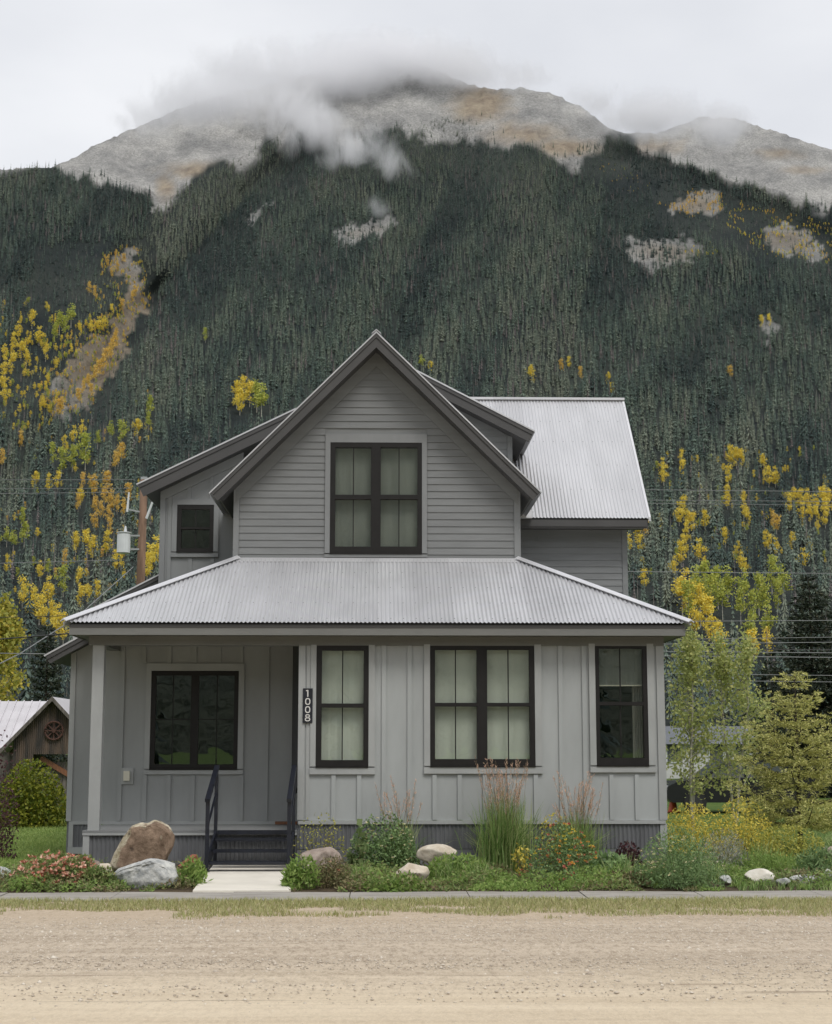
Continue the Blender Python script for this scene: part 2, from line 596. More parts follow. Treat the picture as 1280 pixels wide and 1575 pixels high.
# planting bed soil
M['soil'] = terrain_mat('garden_soil', (0.045, 0.034, 0.022), (0.11, 0.085, 0.055), 4, 0.8, 40)
nx, ny = 120, 30
gx = np.linspace(-7.5, 12, nx); gy = np.linspace(Y_WALK_BACK + 0.01, 25.6, ny)
GX, GY = np.meshgrid(gx, gy)
GZ = 0.006 + 0.03 * fbm(GX * 0.8, GY * 0.8, 3, 9) * np.clip((GY - gy[0]) / 0.6, 0, 1)
tag(obj('garden_bed', np.stack([GX, GY, GZ], -1).reshape(-1, 3), (np.stack([a for a in (lambda q: (q[:-1, :-1], q[:-1, 1:], q[1:, 1:], q[1:, :-1]))(np.arange(nx * ny).reshape(ny, nx))], -1)).reshape(-1, 4), M['soil'], smooth=True), kind='structure')
# entrance walk
YS0 = ground_y(1341, 0.1)
wk = [(287, 1371), (443, 1371), (441, 1330), (328, 1330)]
pts = []
for px, py in wk:
    Yp = min(ground_y(py, 0.1), 25.1)
    pts.append((X(px, Yp, py), Yp))
pts[0] = (pts[0][0], Y_WALK_BACK + 0.006); pts[1] = (pts[1][0], Y_WALK_BACK + 0.006)
tag(MB().add([(a, b_, -0.02) for a, b_ in pts] + [(a, b_, h_) for (a, b_), h_ in zip(pts, (.055, .055, .11, .11))],
             [(3, 2, 1, 0), (4, 5, 6, 7)] + [(i, (i + 1) % 4, (i + 1) % 4 + 4, i + 4) for i in range(4)]).build('entrance_path', M['concrete']), kind='structure')
WALK_POLY = pts

# ------------------------------------------------------------------ the house
YE, YB, YG, YW2, YRE, YRW, YRR = 24.80, 25.25, 27.15, 29.2, 29.65, 30.2, 32.6
house = thing('house', 'two storey gray farmhouse with steep front gable and corrugated metal porch roof', 'house', (0, 27, 0))
PITCHC = 0.0678                                              # corrugation pitch of the sheet metal


def corrugated_slope(x0, x1, e, t, tmax, amp=0.011, per=8):
    """sheet metal whose waves run up a slope from e=(y,z) to t=(y,z); tmax(x) clips it at a hip"""
    ey, ez = e
    ty, tz = t
    l = math.hypot(ty - ey, tz - ez)
    n = (-(tz - ez) / l, (ty - ey) / l)
    xs = np.arange(x0, x1, PITCHC / per)
    v, f = [], []
    for i, xx in enumerate(xs):
        o_ = amp * math.cos(2 * math.pi * xx / PITCHC)
        k = max(0.0, min(1.0, tmax(xx)))
        v.append((xx, ey + n[0] * o_, ez + n[1] * o_))
        v.append((xx, ey + (ty - ey) * k + n[0] * o_, ez + (tz - ez) * k + n[1] * o_))
        if i:
            f.append((2 * i - 2, 2 * i, 2 * i + 1, 2 * i - 1))
    return v, f


def corrugated_wall(x0, x1, z0, z1, Y, amp=0.011, per=6):
    xs = np.arange(x0, x1, PITCHC / per)
    v, f = [], []
    for i, xx in enumerate(xs):
        yy = Y - amp * math.cos(2 * math.pi * xx / PITCHC)
        v += [(xx, yy, z0), (xx, yy, z1)]
        if i:
            f.append((2 * i - 2, 2 * i, 2 * i + 1, 2 * i - 1))
    return v, f


def window(x_out, y_out, cols, rows, Y, casing, blind=None, muntin=True, row_muntin=None, curtain=False, sill=True, blind_m='blind', trim='trim'):
    """x_out, y_out: frame edges in photo pixels; cols: glass (left, muntin, right); rows: glass (top, bottom).
    casing: (left, right, top, bottom) outer edges of the wall trim, None for none on that side"""
    ym = (y_out[0] + y_out[1]) / 2
    fx0, fx1 = X(x_out[0], Y, ym), X(x_out[1], Y, ym)
    fz1, fz0 = Z(y_out[0], Y, x_out[0]), Z(y_out[1], Y, x_out[0])
    w = MB().holed(fx0, fx1, fz0, fz1, [(X(c[0], Y, ym), X(c[-1], Y, ym), Z(r[1], Y, c[0]), Z(r[0], Y, c[0])) for c in cols for r in rows], Y - 0.035, Y + 0.10).build('window', M['bronze'], house)
    for c in cols:
        for k, r in enumerate(rows):
            gx0, gx1 = X(c[0], Y, ym), X(c[-1], Y, ym)
            gz1, gz0 = Z(r[0], Y, c[0]), Z(r[1], Y, c[0])
            yg = Y - 0.005 + 0.035 * k                      # the lower sash sits behind the upper one
            sash = MB().holed(gx0 - .028, gx1 + .028, gz0 - .03, gz1 + .02, [(gx0 + .004, gx1 - .004, gz0 + .004, gz1 - .004)], yg - 0.02, yg + 0.02)
            sash.build('sash', M['bronze'], w)
            xs = [gx0, gx1]
            if muntin:
                xm = X(c[1], Y, ym)
                MB().box(xm - .009, xm + .009, yg - .012, yg + .012, gz0 + .004, gz1 - .004).build('muntin', M['bronze'], w)
                xs = [gx0, xm, gx1]
            zs = [gz0, gz1]
            if row_muntin:
                zm = Z(row_muntin, Y, c[0])
                MB().box(gx0 + .004, gx1 - .004, yg - .010, yg + .010, zm - .008, zm + .008).build('muntin', M['bronze'], w)
                zs = [gz0, zm, gz1]
            for i in range(len(xs) - 1):
                for j in range(len(zs) - 1):
                    MB().box(xs[i], xs[i + 1], yg - .003, yg + .003, zs[j], zs[j + 1]).build('pane', M['glass'], w)
    # room behind
    e = 0.03
    d = 1.6
    rm = MB()
    a0, a1, b0, b1, y0, y1 = fx0 + e, fx1 - e, fz0 + e, fz1 - e, Y + 0.101, Y + d
    rm.add([(a0, y0, b0), (a1, y0, b0), (a1, y0, b1), (a0, y0, b1), (a0 - .5, y1, b0 - .5), (a1 + .5, y1, b0 - .5), (a1 + .5, y1, b1 + .3), (a0 - .5, y1, b1 + .3)],
           [(4, 5, 6, 7), (0, 4, 7, 3), (1, 2, 6, 5), (3, 7, 6, 2), (0, 1, 5, 4)])
    rm.build('room_interior', M['interior'], w)
    if blind is not None:
        bz0 = Z(blind, Y, x_out[0])
        v, f = [], []
        n = 40
        for i in range(n + 1):
            xx = a0 + (a1 - a0) * i / n
            yy = Y + 0.135 + 0.006 * math.sin(i * 1.7) * math.sin(i * 0.53)
            v += [(xx, yy, max(bz0, b0 + .01)), (xx, yy, b1 - .01)]
            if i:
                f.append((2 * i - 2, 2 * i, 2 * i + 1, 2 * i - 1))
        obj('blind', v, f, M[blind_m], w, smooth=True)
        if bz0 > b0 + .1:
            MB().box(a0, a1, Y + .125, Y + .15, bz0 - .02, bz0).build('blind_rail', M['cream'], w)
    if curtain:
        v, f = [], []
        for i in range(13):
            xx = a1 - 0.17 + 0.16 * i / 12
            v += [(xx, Y + .3 + .02 * math.sin(i * 1.9), b0), (xx, Y + .3 + .02 * math.sin(i * 1.9), b1)]
            if i:
                f.append((2 * i - 2, 2 * i, 2 * i + 1, 2 * i - 1))
        obj('curtain', v, f, M['curtain'], w, smooth=True)
    # trim round the frame, each board on its own
    cl, cr, ct, cb = casing
    X0, X1 = X(cl, Y, ym), X(cr, Y, ym)
    zt = Z(ct, Y, x_out[0]) if ct else fz1
    zb = Z(cb, Y, x_out[0]) if cb else fz0
    yf = Y - 0.040
    MB().box(X0, fx0 - .002, yf, Y, fz0, zt).build('casing', M[trim], w)
    MB().box(fx1 + .002, X1, yf, Y, fz0, zt).build('casing', M[trim], w)
    if ct:
        MB().box(fx0 - .002, fx1 + .002, yf, Y, fz1 + .002, zt).build('casing', M[trim], w)
    if cb:
        MB().box(X0 - .004, X1 + .004, yf - .006, Y, zb, fz0 - .022).build('casing', M[trim], w)
        MB().box(fx0, fx1, yf - .022, Y, fz0 - .020, fz0 - .002).build('sill', M['bronze'], w)
    return (fx0, fx1, fz0, fz1)


def batten(px, y_top, y_bot, Y, w=6.6):
    x = X(px, Y, (y_top + y_bot) / 2)
    hw = w * Y / F / 2
    MB().box(x - hw, x + hw, Y - 0.030, Y, Z(y_bot, Y, px), Z(y_top, Y, px)).build('batten', M['batten_wall' if Y < 26 else 'porch_wall'], house)


def board(name, px0, px1, py0, py1, Y, depth, m='trim', back=None):
    """a flat board by its photo edges, its face at Y - depth"""
    ym, xm = (py0 + py1) / 2, (px0 + px1) / 2
    MB().box(X(px0, Y, ym), X(px1, Y, ym), Y - depth, Y if back is None else back, Z(py1, Y, xm), Z(py0, Y, xm)).build(name, M[m], house)


# --- bay front wall, board and batten
zs_ = Z(976, 24.85)                                          # soffit height
bay_l, bay_r = X(458.5, YB, 1120), X(1023, YB, 1140)
z_wb = Z(1262, YB)
holes = []
h1 = window((486.5, 567), (992, 1179), [(494.5, 526.8, 559.7)], [(1000.5, 1082.5), (1088, 1169.5)], YB, (477.8, 577, None, 1191), blind=1180)
h2 = window((661.7, 822.5), (991.3, 1178), [(668.9, 700.8, 733.8), (749.2, 782, 814.8)], [(999.5, 1081.5), (1086.5, 1168)], YB, (652.3, 833.3, None, 1190), blind=1180)
h3 = window((916.2, 996), (990.3, 1177), [(922, 954.5, 989.5)], [(997.5, 1080), (1085, 1166)], YB, (906.5, 1006.5, None, 1188), blind=1053, curtain=True, blind_m='blind_dim')
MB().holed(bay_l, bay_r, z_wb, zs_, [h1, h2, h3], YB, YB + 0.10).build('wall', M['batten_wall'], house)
for px in (590.5, 630, 863, 899.5):
    batten(px, 991, 1261, YB)
for px in (513, 552.5, 668.5, 707.3, 746, 784, 824.5, 941, 980):
    batten(px, 1191.5, 1261, YB)
for px in (590.5, 630, 863):                                 # short head blocks between the frieze and the panels
    pass
board('corner_board', 458.8, 468.8, 992.5, 1261, YB, 0.028)
board('corner_board', 471.2, 477.0, 992.5, 1261, YB, 0.018)
board('corner_board', 1011.5, 1023.3, 992.5, 1261, YB, 0.028)
board('base_trim', 459, 1023.6, 1262, 1267.5, YB, 0.034)
# return walls of the bay
MB().box(bay_l, bay_l + 0.1, YB + 0.10, YG - 0.03, 0, zs_).build('side_wall', M['batten_wall'], house)
MB().box(bay_r - 0.1, bay_r, YB + 0.10, YRW, 0, zs_).build('side_wall', M['batten_wall'], house)
# skirting of the bay
v, f = corrugated_wall(bay_l + 0.01, bay_r - 0.01, Z(1306, YB), Z(1267.8, YB), YB + 0.005)
obj('corrugated_skirting', v, f, M['skirt'], house, smooth=True)
MB().box(bay_l + .005, bay_r - .004, YB - 0.02, YB + 0.1, -0.05, Z(1307, YB)).build('foundation', M['foundation'], house)
MB().box(bay_r - 0.11, bay_r, YB - 0.016, YB + 0.09, Z(1306.7, YB), Z(1267.8, YB)).build('skirting_corner', M['trim'], house)
MB().box(bay_l, bay_r - .12, YB + 0.02, YB + 0.1, Z(1306, YB), Z(1267.8, YB)).build('skirting_backing', M['foundation'], house)

# --- porch back wall and left side room
pl = X(106.3, YG, 1150)
z_pb = Z(1264, YG)
hp = window((232, 366.5), (1032, 1182.5), [(239, 265.8, 293.8), (305.2, 333.6, 360.4)], [(1039, 1175.8)], YG, (224, 375.2, 1020.5, 1191), row_muntin=1106.6)
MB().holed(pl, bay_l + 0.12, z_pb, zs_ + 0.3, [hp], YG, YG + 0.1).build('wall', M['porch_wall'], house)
for px in (186.5, 410, 446.5):
    batten(px, 985, 1263, YG)
for px in (222,):
    batten(px, 985, 1019, YG); batten(px, 1192, 1263, YG)
for px in (259, 296, 332, 371):
    batten(px, 1191.8, 1263, YG)
for px in (261, 299.5, 337, 371):
    batten(px, 985, 1019.5, YG)
board('corner_board', 106, 114, 1000, 1263, YG, 0.03)
board('base_trim', 106, 458, 1263.3, 1268, YG, 0.022)
v, f = corrugated_wall(X(111, YG, 1290), X(140, YG, 1290), Z(1303, YG), Z(1268.3, YG), YG + .004)
obj('corrugated_skirting', v, f, M['skirt'], house, smooth=True)
MB().box(pl, X(140, YG), YG + .02, YG + .1, 0, z_pb).build('skirting_backing', M['foundation'], house)
board('skirting_corner', 105.5, 112.5, 1268.3, 1303, YG, 0.025)
board('base_board', 104.5, 131, 1303.2, 1313, YG, 0.035)
# outlet box on the porch wall
board('outlet_block', 186.8, 205.5, 1181, 1206, YG, 0.032)
board('outlet_cover', 190.5, 200, 1186, 1200.8, YG - 0.032, 0.05, 'cream')
# threshold at the hidden front door
MB().box(X(424, YG, 1262), bay_l - .01, YG - 0.16, YG - 0.024, z_pb - 0.035, z_pb + 0.01).build('threshold', M['wood_brown'], house)

# --- porch deck, post, beam
d_l = X(127.5, YB, 1300)
z_deck = z_pb - 0.04
yy, k = YB - 0.03, 0
while yy < YG - 0.03:
    y2 = min(yy + 0.14, YG - 0.025)
    MB().box(d_l - 0.01, bay_l - 0.002, yy, y2 - 0.005, z_deck - 0.035, z_deck).build('deck_board', M['deck'], house)
    yy = y2
MB().box(d_l - 0.01, bay_l - 0.002, YB - 0.034, YB + .04, z_deck - 0.075, z_deck - 0.038).build('deck_rim', M['trim'], house)
v, f = corrugated_wall(d_l + 0.09, bay_l - 0.005, -0.02, z_deck - 0.077, YB + 0.015)
obj('corrugated_skirting', v, f, M['skirt'], house, smooth=True)
MB().box(d_l + .01, bay_l, YB + 0.04, YB + 0.1, -0.02, z_deck - 0.077).build('skirting_backing', M['foundation'], house)
MB().box(d_l, d_l + 0.1, YB - 0.022, YB + 0.038, -0.02, z_deck - 0.077).build('skirting_corner', M['trim'], house)
MB().box(d_l, d_l + .03, YB + 0.039, YG - .03, -0.02, z_deck - 0.077).build('skirting_side', M['skirt'], house)
z_bb = Z(993.0, 25.2)
MB().box(X(139, YB, 1130), X(156.6, YB, 1130), YB, YB + 0.18, z_deck, z_bb).build('porch_post', M['trim'], house)
MB().box(X(137, YB, 990), bay_l - .002, YB - 0.02, YB + 0.2, z_bb, zs_ - .002).build('porch_beam', M['fascia'], house)
MB().box(bay_l, bay_r + 0.01, YB - 0.036, YB - 0.0005, z_bb, zs_ - .002).build('frieze_board', M['fascia'], house)
MB().box(X(140, YB, 990), X(156, YB, 990), YB + 0.202, YG - .022, z_bb + .02, zs_ - .002).build('porch_beam', M['fascia'], house)

# --- porch roof
xl, xr = X(97, YE, 957), X(1063.5, YE, 956)
ze = Z(957.5, YE)
YT = 27.10
xtl, xtr = X(365, YT, 858), X(797.5, YT, 857)
zt = Z(860, YT)
hip = lambda x: (x - xl) / (xtl - xl) if x < xtl else ((xr - x) / (xr - xtr) if x > xtr else 1.0)
v, f = corrugated_slope(xl + .02, xr - .02, (YE, ze), (YT, zt), hip)
obj('roof', v, f, M['roof'], house, smooth=True)
u = 0.035
MB().hexa([(xl + .1, YE + .04, ze - .03), (xr - .1, YE + .04, ze - .03), (xtr, YT, zt - .05), (xtl, YT, zt - .05)],
          [(xl + .1, YE + .04, ze - .08), (xr - .1, YE + .04, ze - .08), (xtr, YT, zt - .10), (xtl, YT, zt - .10)]).build('roof_deck', M['rake'], house)
MB().hexa([(xr, YE, ze), (xr, YRW - .02, ze), (xtr, YRW - .02, zt), (xtr, YT, zt)],
          [(xr, YE, ze - u), (xr, YRW - .02, ze - u), (xtr, YRW - .02, zt - u), (xtr, YT, zt - u)]).build('roof_side', M['roof'], house)
MB().hexa([(xl, YE, ze), (xl, YG - .01, ze), (xtl, YG - .01, zt), (xtl, YT, zt)],
          [(xl, YE, ze - u), (xl, YG - .01, ze - u), (xtl, YG - .01, zt - u), (xtl, YT, zt - u)]).build('roof_side', M['roof'], house)


def cap_strip(p, q, w, lift, name='hip_cap'):
    """bent flashing: two narrow wings along p-q"""
    p, q = Vector(p), Vector(q)
    d = (q - p).normalized()
    s = d.cross(Vector((0, 0, 1))).normalized()
    up = Vector((0, 0, 1))
    drop = Vector((0, 0, -w * 0.45))
    a = [p + up * lift, p + s * w + drop + up * lift, p + s * w + drop + up * (lift - .012), p + up * (lift - .02), p - s * w + drop + up * (lift - .012), p - s * w + drop + up * lift]
    b_ = [x_ + (q - p) for x_ in a]
    n = len(a)
    MB().add(a + b_, [tuple(range(n)), tuple(range(2 * n - 1, n - 1, -1))] + [(i, (i + 1) % n, (i + 1) % n + n, i + n) for i in range(n)]).build(name, M['cap'], house)


cap_strip((xl, YE, ze), (xtl, YT, zt), 0.09, 0.06)
cap_strip((xr, YE, ze), (xtr, YT, zt), 0.09, 0.06)
MB().hexa([(xtl - .02, YT - .12, zt - .065), (xtr + .02, YT - .12, zt - .065), (xtr + .02, YT - .12, zt - .058), (xtl - .02, YT - .12, zt - .058)],
          [(xtl - .02, YT + .03, zt + .02), (xtr + .02, YT + .03, zt + .02), (xtr + .02, YT + .03, zt + .03), (xtl - .02, YT + .03, zt + .03)]).build('wall_flashing', M['cap'], house)
# fascia and soffit
fz1, fz0 = ze - .028, zs_
for name, b_ in (('fascia', (xl + .09, xr - .09, YE + .05, YE + .08)),):
    MB().box(b_[0], b_[1], b_[2], b_[3], fz0 - .012, fz1).build(name, M['fascia'], house)
MB().box(xl + .09, xl + .115, YE + .081, YG - .03, fz0 - .012, fz1).build('fascia', M['fascia'], house)
MB().box(xr - .115, xr - .09, YE + .081, YRW - .03, fz0 - .012, fz1).build('fascia', M['fascia'], house)
MB().box(xl + .116, bay_l, YE + .081, YG - .001, fz0, fz0 + .02).build('soffit', M['fascia'], house)
MB().box(bay_l, xr - .116, YE + .081, YB - .0006, fz0, fz0 + .02).build('soffit', M['fascia'], house)
MB().box(bay_r + .001, xr - .116, YB, YRW - .03, fz0, fz0 + .02).build('soffit', M['fascia'], house)

# --- front gable
YK = 26.70                                                   # face of the rake boards
A = at(579, 509.5, YK); EL = at(322.5, 757, YK); ER = at(832.5, 756, YK)
TH = 0.285                                                   # roof thickness measured plumb


def sloped_roof(p_hi, p_lo, y0, y1, th, name='gable_roof', strips=True, fascia_th=None):
    """a roof slab falling in X from p_hi to p_lo, with rake boards at its front end (y0)"""
    hx, hz, lx, lz = p_hi.x, p_hi.z, p_lo.x, p_lo.z
    s = math.copysign(1, lx - hx)
    L_ = math.hypot(lx - hx, hz - lz)
    dx, dz = (lx - hx) / L_, (lz - hz) / L_
    # square cut end: shift along the normal (nx, nz) downwards
    nx_, nz_ = -abs(dz) * s, -abs(dx)
    perp = th * abs(dx)

    def ring(o0, o1, ya, yb, ext=0.0, hi=0.0):
        a = [(hx + dx * hi, ya, hz + dz * hi - o0), (lx + dx * ext + nx_ * (o0 * abs(dx)), ya, lz + dz * ext + nz_ * (o0 * abs(dx))),
             (lx + dx * ext + nx_ * (o1 * abs(dx)), ya, lz + dz * ext + nz_ * (o1 * abs(dx))), (hx + dx * hi, ya, hz + dz * hi - o1)]
        return a, [(p[0], yb, p[2]) for p in a]
    MB().hexa(*ring(0.034, th - 0.012, y0 + .046, y1, -0.05)).build(name, M['rake'], house)
    MB().hexa(*ring(0.0, 0.03, y0 - .02, y1, 0.02)).build('roof_sheet', M['roof'], house)
    MB().hexa(*ring(0.032, 0.105, y0 - .006, y0 + .044)).build('rake_board', M['rake'], house)
    MB().hexa(*ring(0.107, th, y0 + .012, y0 + .044)).build('rake_board', M['rake'], house)
    MB().hexa(*ring(0.032, 0.16, y0 + .05, y1, 0.012)) if False else None
    return dx, dz, perp


sloped_roof(A, EL, YK, 33.4, TH)
sloped_roof(A, ER, YK, 33.4, TH)
MB().prism([(A.x - .085, A.z - .055), (A.x - .075, A.z - .03), (A.x, A.z + .035), (A.x + .075, A.z - .03), (A.x + .085, A.z - .055), (A.x, A.z + .018)], YK - .03, 33.4).build('ridge_cap', M['cap'], house)

g_l, g_r = X(360.3, YG, 800), X(799.5, YG, 800)
z_g0 = zt - 0.15
zA = A.z - TH + 0.02
# roof underside heights on either side
kL = (A.z - EL.z) / (A.x - EL.x); kR = (A.z - ER.z) / (ER.x - A.x)


def xleft(z):
    return max(g_l, A.x - (zA - z) / kL)


def xright(z):
    return min(g_r, A.x + (zA - z) / kR)


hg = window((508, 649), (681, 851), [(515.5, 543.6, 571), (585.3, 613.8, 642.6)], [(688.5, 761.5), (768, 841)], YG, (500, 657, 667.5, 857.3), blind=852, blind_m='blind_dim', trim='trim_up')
# backing wall behind the boards
zsh_l = zA - (A.x - g_l) * kL; zsh_r = zA - (g_r - A.x) * kR
z_t = hg[3] + 0.001
xa, xb = hg[0] - .08, hg[1] + .08
wb = MB().holed(xa, xb, z_g0, z_t, [hg], YG + 0.002, YG + 0.1)
wb.prism([(xa, z_t), (xb, z_t), (xb, zA - (xb - A.x) * kR), (A.x, zA), (xa, zA - (A.x - xa) * kL)], YG + 0.002, YG + 0.1)
wb.prism([(g_l, z_g0), (xa, z_g0), (xa, zA - (A.x - xa) * kL), (g_l, zsh_l)], YG + 0.002, YG + 0.1)
wb.prism([(xb, z_g0), (g_r, z_g0), (g_r, zsh_r), (xb, zA - (xb - A.x) * kR)], YG + 0.002, YG + 0.1)
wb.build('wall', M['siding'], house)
MB().box(g_l, g_l + .1, YG + .1, YW2, z_g0 - 1, zsh_l + .02).build('side_wall', M['siding'], house)
MB().box(g_r - .1, g_r, YG + .1, YRW, z_g0 - 1, zsh_r + .02).build('side_wall', M['siding'], house)


def lap_board(a0, a1, b0, b1, z0, z1, Y, m='siding'):
    """clapboard: thick at its lower edge; a = ends at the bottom, b = ends at the top"""
    if a1 - a0 > 2.6:                                        # two lengths butted together
        c = a0 + (a1 - a0) * (.3 + .4 * (hash((round(z0, 3), round(a0, 2))) % 997) / 997)
        if b0 + .1 < c < b1 - .1:
            lap_board(a0, c - .0015, b0, c - .0015, z0, z1, Y, m)
            lap_board(c + .0015, a1, c + .0015, b1, z0, z1, Y, m)
            return
    v = [(a0, Y - .019, z0), (a1, Y - .019, z0), (b1, Y - .006, z1), (b0, Y - .006, z1), (a0, Y, z0), (a1, Y, z0), (b1, Y, z1), (b0, Y, z1)]
    MB().add(v, [(0, 1, 2, 3), (7, 6, 5, 4), (0, 4, 5, 1), (1, 5, 6, 2), (2, 6, 7, 3), (3, 7, 4, 0)]).build('siding_board', M[m], house)


exp = 11.07 * YG / F
cbl, cbr = X(368.3, YG, 800), X(790.5, YG, 800)
casl, casr, cast = X(500, YG, 760) - .004, X(657, YG, 760) + .004, Z(667.5, YG, 579) + .003
z = z_g0 + 0.11
while z < zA - 0.12:
    z1 = min(z + exp - .001, zA - .05)
    a0, a1, b0, b1 = max(cbl, xleft(z)), min(cbr, xright(z)), max(cbl, xleft(z1)), min(cbr, xright(z1))
    if z1 < cast + .03 or z < cast:
        lap_board(a0, casl, b0, casl, z, z1, YG)
        lap_board(casr, a1, casr, b1, z, z1, YG)
    else:
        lap_board(a0, a1, b0, b1, z, z1, YG)
    z += exp
MB().box(g_l - .012, cbl - .003, YG - .03, YG + .06, z_g0, zsh_l + .05).build('corner_board', M['trim_up'], house)
MB().box(cbr + .003, g_r + .012, YG - .03, YG + .06, z_g0, zsh_r + .05).build('corner_board', M['trim_up'], house)
# rake frieze on the wall under the soffit
for s_, kk in ((-1, kL), (1, kR)):
    xe = (g_l if s_ < 0 else g_r) - s_ * 0.02
    zt0 = zA + 0.0
    w_ = 0.27
    xin = A.x + s_ * 0.002
    zo = zA - abs(xe - A.x) * kk
    MB().prism([(xin, zA), (xe, zo), (xe, zo - w_), (xin, zA - w_)], YG - .034, YG - .0205).build('rake_frieze', M['siding'], house)
MB().box(cbl, cbr, YG - .034, YG, zt + .028, z_g0 + .107).build('base_trim', M['trim_up'], house)

# --- left upper wing with its shed roof
YK2 = 28.80
P1 = at(455, 627.5, YK2); P2 = at(211, 743.5, YK2)
TH2 = 0.30
sloped_roof(P1, P2, YK2, 33.2, TH2, 'dormer_roof')
k2 = (P1.z - P2.z) / (P1.x - P2.x)
under2 = lambda x: P1.z - TH2 + .02 - (P1.x - x) * k2
w_l, w_r = X(246.3, YW2, 850), X(372, YW2, 850)
hw = window((272.5, 328.8), (776.7, 848.6), [(279, 300.8, 323)], [(783.8, 811.3), (814.2, 843.6)], YW2, (264.6, 336.6, 767.8, 857), trim='trim_up')
zr = hw[3] + .001
wb = MB().holed(w_l, w_r, Z(960, YW2), zr, [hw], YW2, YW2 + .1)
wb.prism([(w_l, zr), (w_r, zr), (w_r, under2(w_r)), (w_l, under2(w_l))], YW2, YW2 + .1)
wb.build('wall', M['board_up_shaded'], house)
MB().box(w_l, w_l + .1, YW2 + .1, 36, 0, under2(w_l) - .02).build('side_wall', M['board_up_shaded'], house)
frz = lambda x: under2(x) - .19
for px, seg in ((290.5, (0, 767.6)), (324.7, (0, 767.6)), (358.5, (0, 900)), (294, (857.5, 930)), (327.8, (857.5, 930)), (261.5, (0, 930))):
    x = X(px, YW2, 800); hwid = 0.036
    if seg[0] == 0:
        z0_, z1_ = Z(seg[1], YW2, px), frz(x) + .05
    else:
        z0_, z1_ = Z(seg[1], YW2, px), Z(seg[0], YW2, px)
    MB().box(x - hwid, x + hwid, YW2 - .019, YW2, min(z0_, z1_), max(z0_, z1_)).build('batten', M['board_up_shaded'], house)
MB().box(w_l - .015, w_l + .085, YW2 - .03, YW2 + .05, Z(945, YW2), under2(w_l)).build('corner_board', M['trim_up'], house)
MB().prism([(w_l, under2(w_l)), (w_r, under2(w_r)), (w_r, under2(w_r) - .19), (w_l, under2(w_l) - .19)], YW2 - .036, YW2 - .0005).build('rake_frieze', M['board_up_shaded'], house)

# --- right dormer
P3 = at(640, 568.5, YK2); P4 = at(822.5, 662, YK2)
sloped_roof(P3, P4, YK2, 32.4, 0.27, 'dormer_roof')
k3 = (P3.z - P4.z) / (P4.x - P3.x)
under3 = lambda x: P3.z - .25 - (x - P3.x) * k3
d_r = X(787, YW2, 680)
z0_ = Z(760, YW2)
MB().prism([(0.8, z0_), (d_r, z0_), (d_r, under3(d_r)), (0.8, under3(0.8))], YW2 + .002, YW2 + .1).build('wall', M['siding'], house)
z = z0_
while z < under3(0.9):
    z1 = z + exp - .001
    xe1 = min(d_r - .09, P3.x + (P3.z - .25 - z1) / k3)
    xe0 = min(d_r - .09, P3.x + (P3.z - .25 - z) / k3)
    if xe1 > 0.9:
        lap_board(0.85, xe0, 0.85, xe1, z, z1, YW2)
    z += exp
MB().box(d_r - .085, d_r + .012, YW2 - .03, YW2 + .05, z0_, under3(d_r)).build('corner_board', M['siding'], house)
MB().box(d_r - .1, d_r, YW2 + .1, 32, z0_, under3(d_r)).build('side_wall', M['siding'], house)

# --- right rear wing
rz_e, rz_r = Z(796.5, YRE, 900), Z(615.5, YRR, 850)
rx1 = X(1000, YRE, 797)
rx0 = -0.5
v, f = corrugated_slope(rx0, rx1, (YRE, rz_e), (YRR, rz_r), lambda x: 1.0)
obj('roof', v, f, M['roof'], house, smooth=True)
MB().hexa([(rx0, YRE + .04, rz_e - .035), (rx1 - .03, YRE + .04, rz_e - .035), (rx1 - .03, YRR, rz_r - .05), (rx0, YRR, rz_r - .05)],
          [(rx0, YRE + .04, rz_e - .2), (rx1 - .03, YRE + .04, rz_e - .2), (rx1 - .03, YRR, rz_r - .24), (rx0, YRR, rz_r - .24)]).build('roof_deck', M['rake'], house)
MB().hexa([(rx0, YRR + .01, rz_r), (rx1, YRR + .01, rz_r), (rx1, 2 * YRR - YRE, rz_e), (rx0, 2 * YRR - YRE, rz_e)],
          [(rx0, YRR + .01, rz_r - .2), (rx1, YRR + .01, rz_r - .2), (rx1, 2 * YRR - YRE, rz_e - .2), (rx0, 2 * YRR - YRE, rz_e - .2)]).build('roof_side', M['roof'], house)
MB().prism([(rx0, rz_r - .0), (rx1 + .02, rz_r + .0), (rx1 + .02, rz_r + .05), (rx0, rz_r + .05)], YRR - .06, YRR + .06).build('ridge_cap', M['cap'], house)
MB().hexa([(rx1 - .028, YRE - .01, rz_e - .06), (rx1 + .016, YRE - .01, rz_e - .06), (rx1 + .016, YRE - .01, rz_e + .018), (rx1 - .028, YRE - .01, rz_e + .018)],
          [(rx1 - .028, YRR, rz_r - .06), (rx1 + .016, YRR, rz_r - .06), (rx1 + .016, YRR, rz_r + .018), (rx1 - .028, YRR, rz_r + .018)]).build('rake_trim', M['cap'], house)
wr = X(964, YRW, 850)
zrt = rz_e - .03
MB().box(rx0, wr, YRW + .002, YRW + .1, 1.5, zrt + .5).build('wall', M['siding'], house)
MB().box(rx0, rx1 - .05, YRE + .02, YRE + .05, rz_e - .165, rz_e - .032).build('fascia', M['rake'], house)
MB().box(rx0, rx1 - .06, YRE + .051, YRW, rz_e - .16, rz_e - .14).build('soffit', M['rake'], house)
MB().box(wr - .1, wr, YRW + .1, 35, 0, zrt + .6).build('side_wall', M['siding'], house)
z = Z(930, YRW)
while z < zrt - .14:
    z1 = min(z + exp - .001, zrt - .12)
    lap_board(1.2, wr - .092, 1.2, wr - .092, z, z1, YRW)
    z += exp
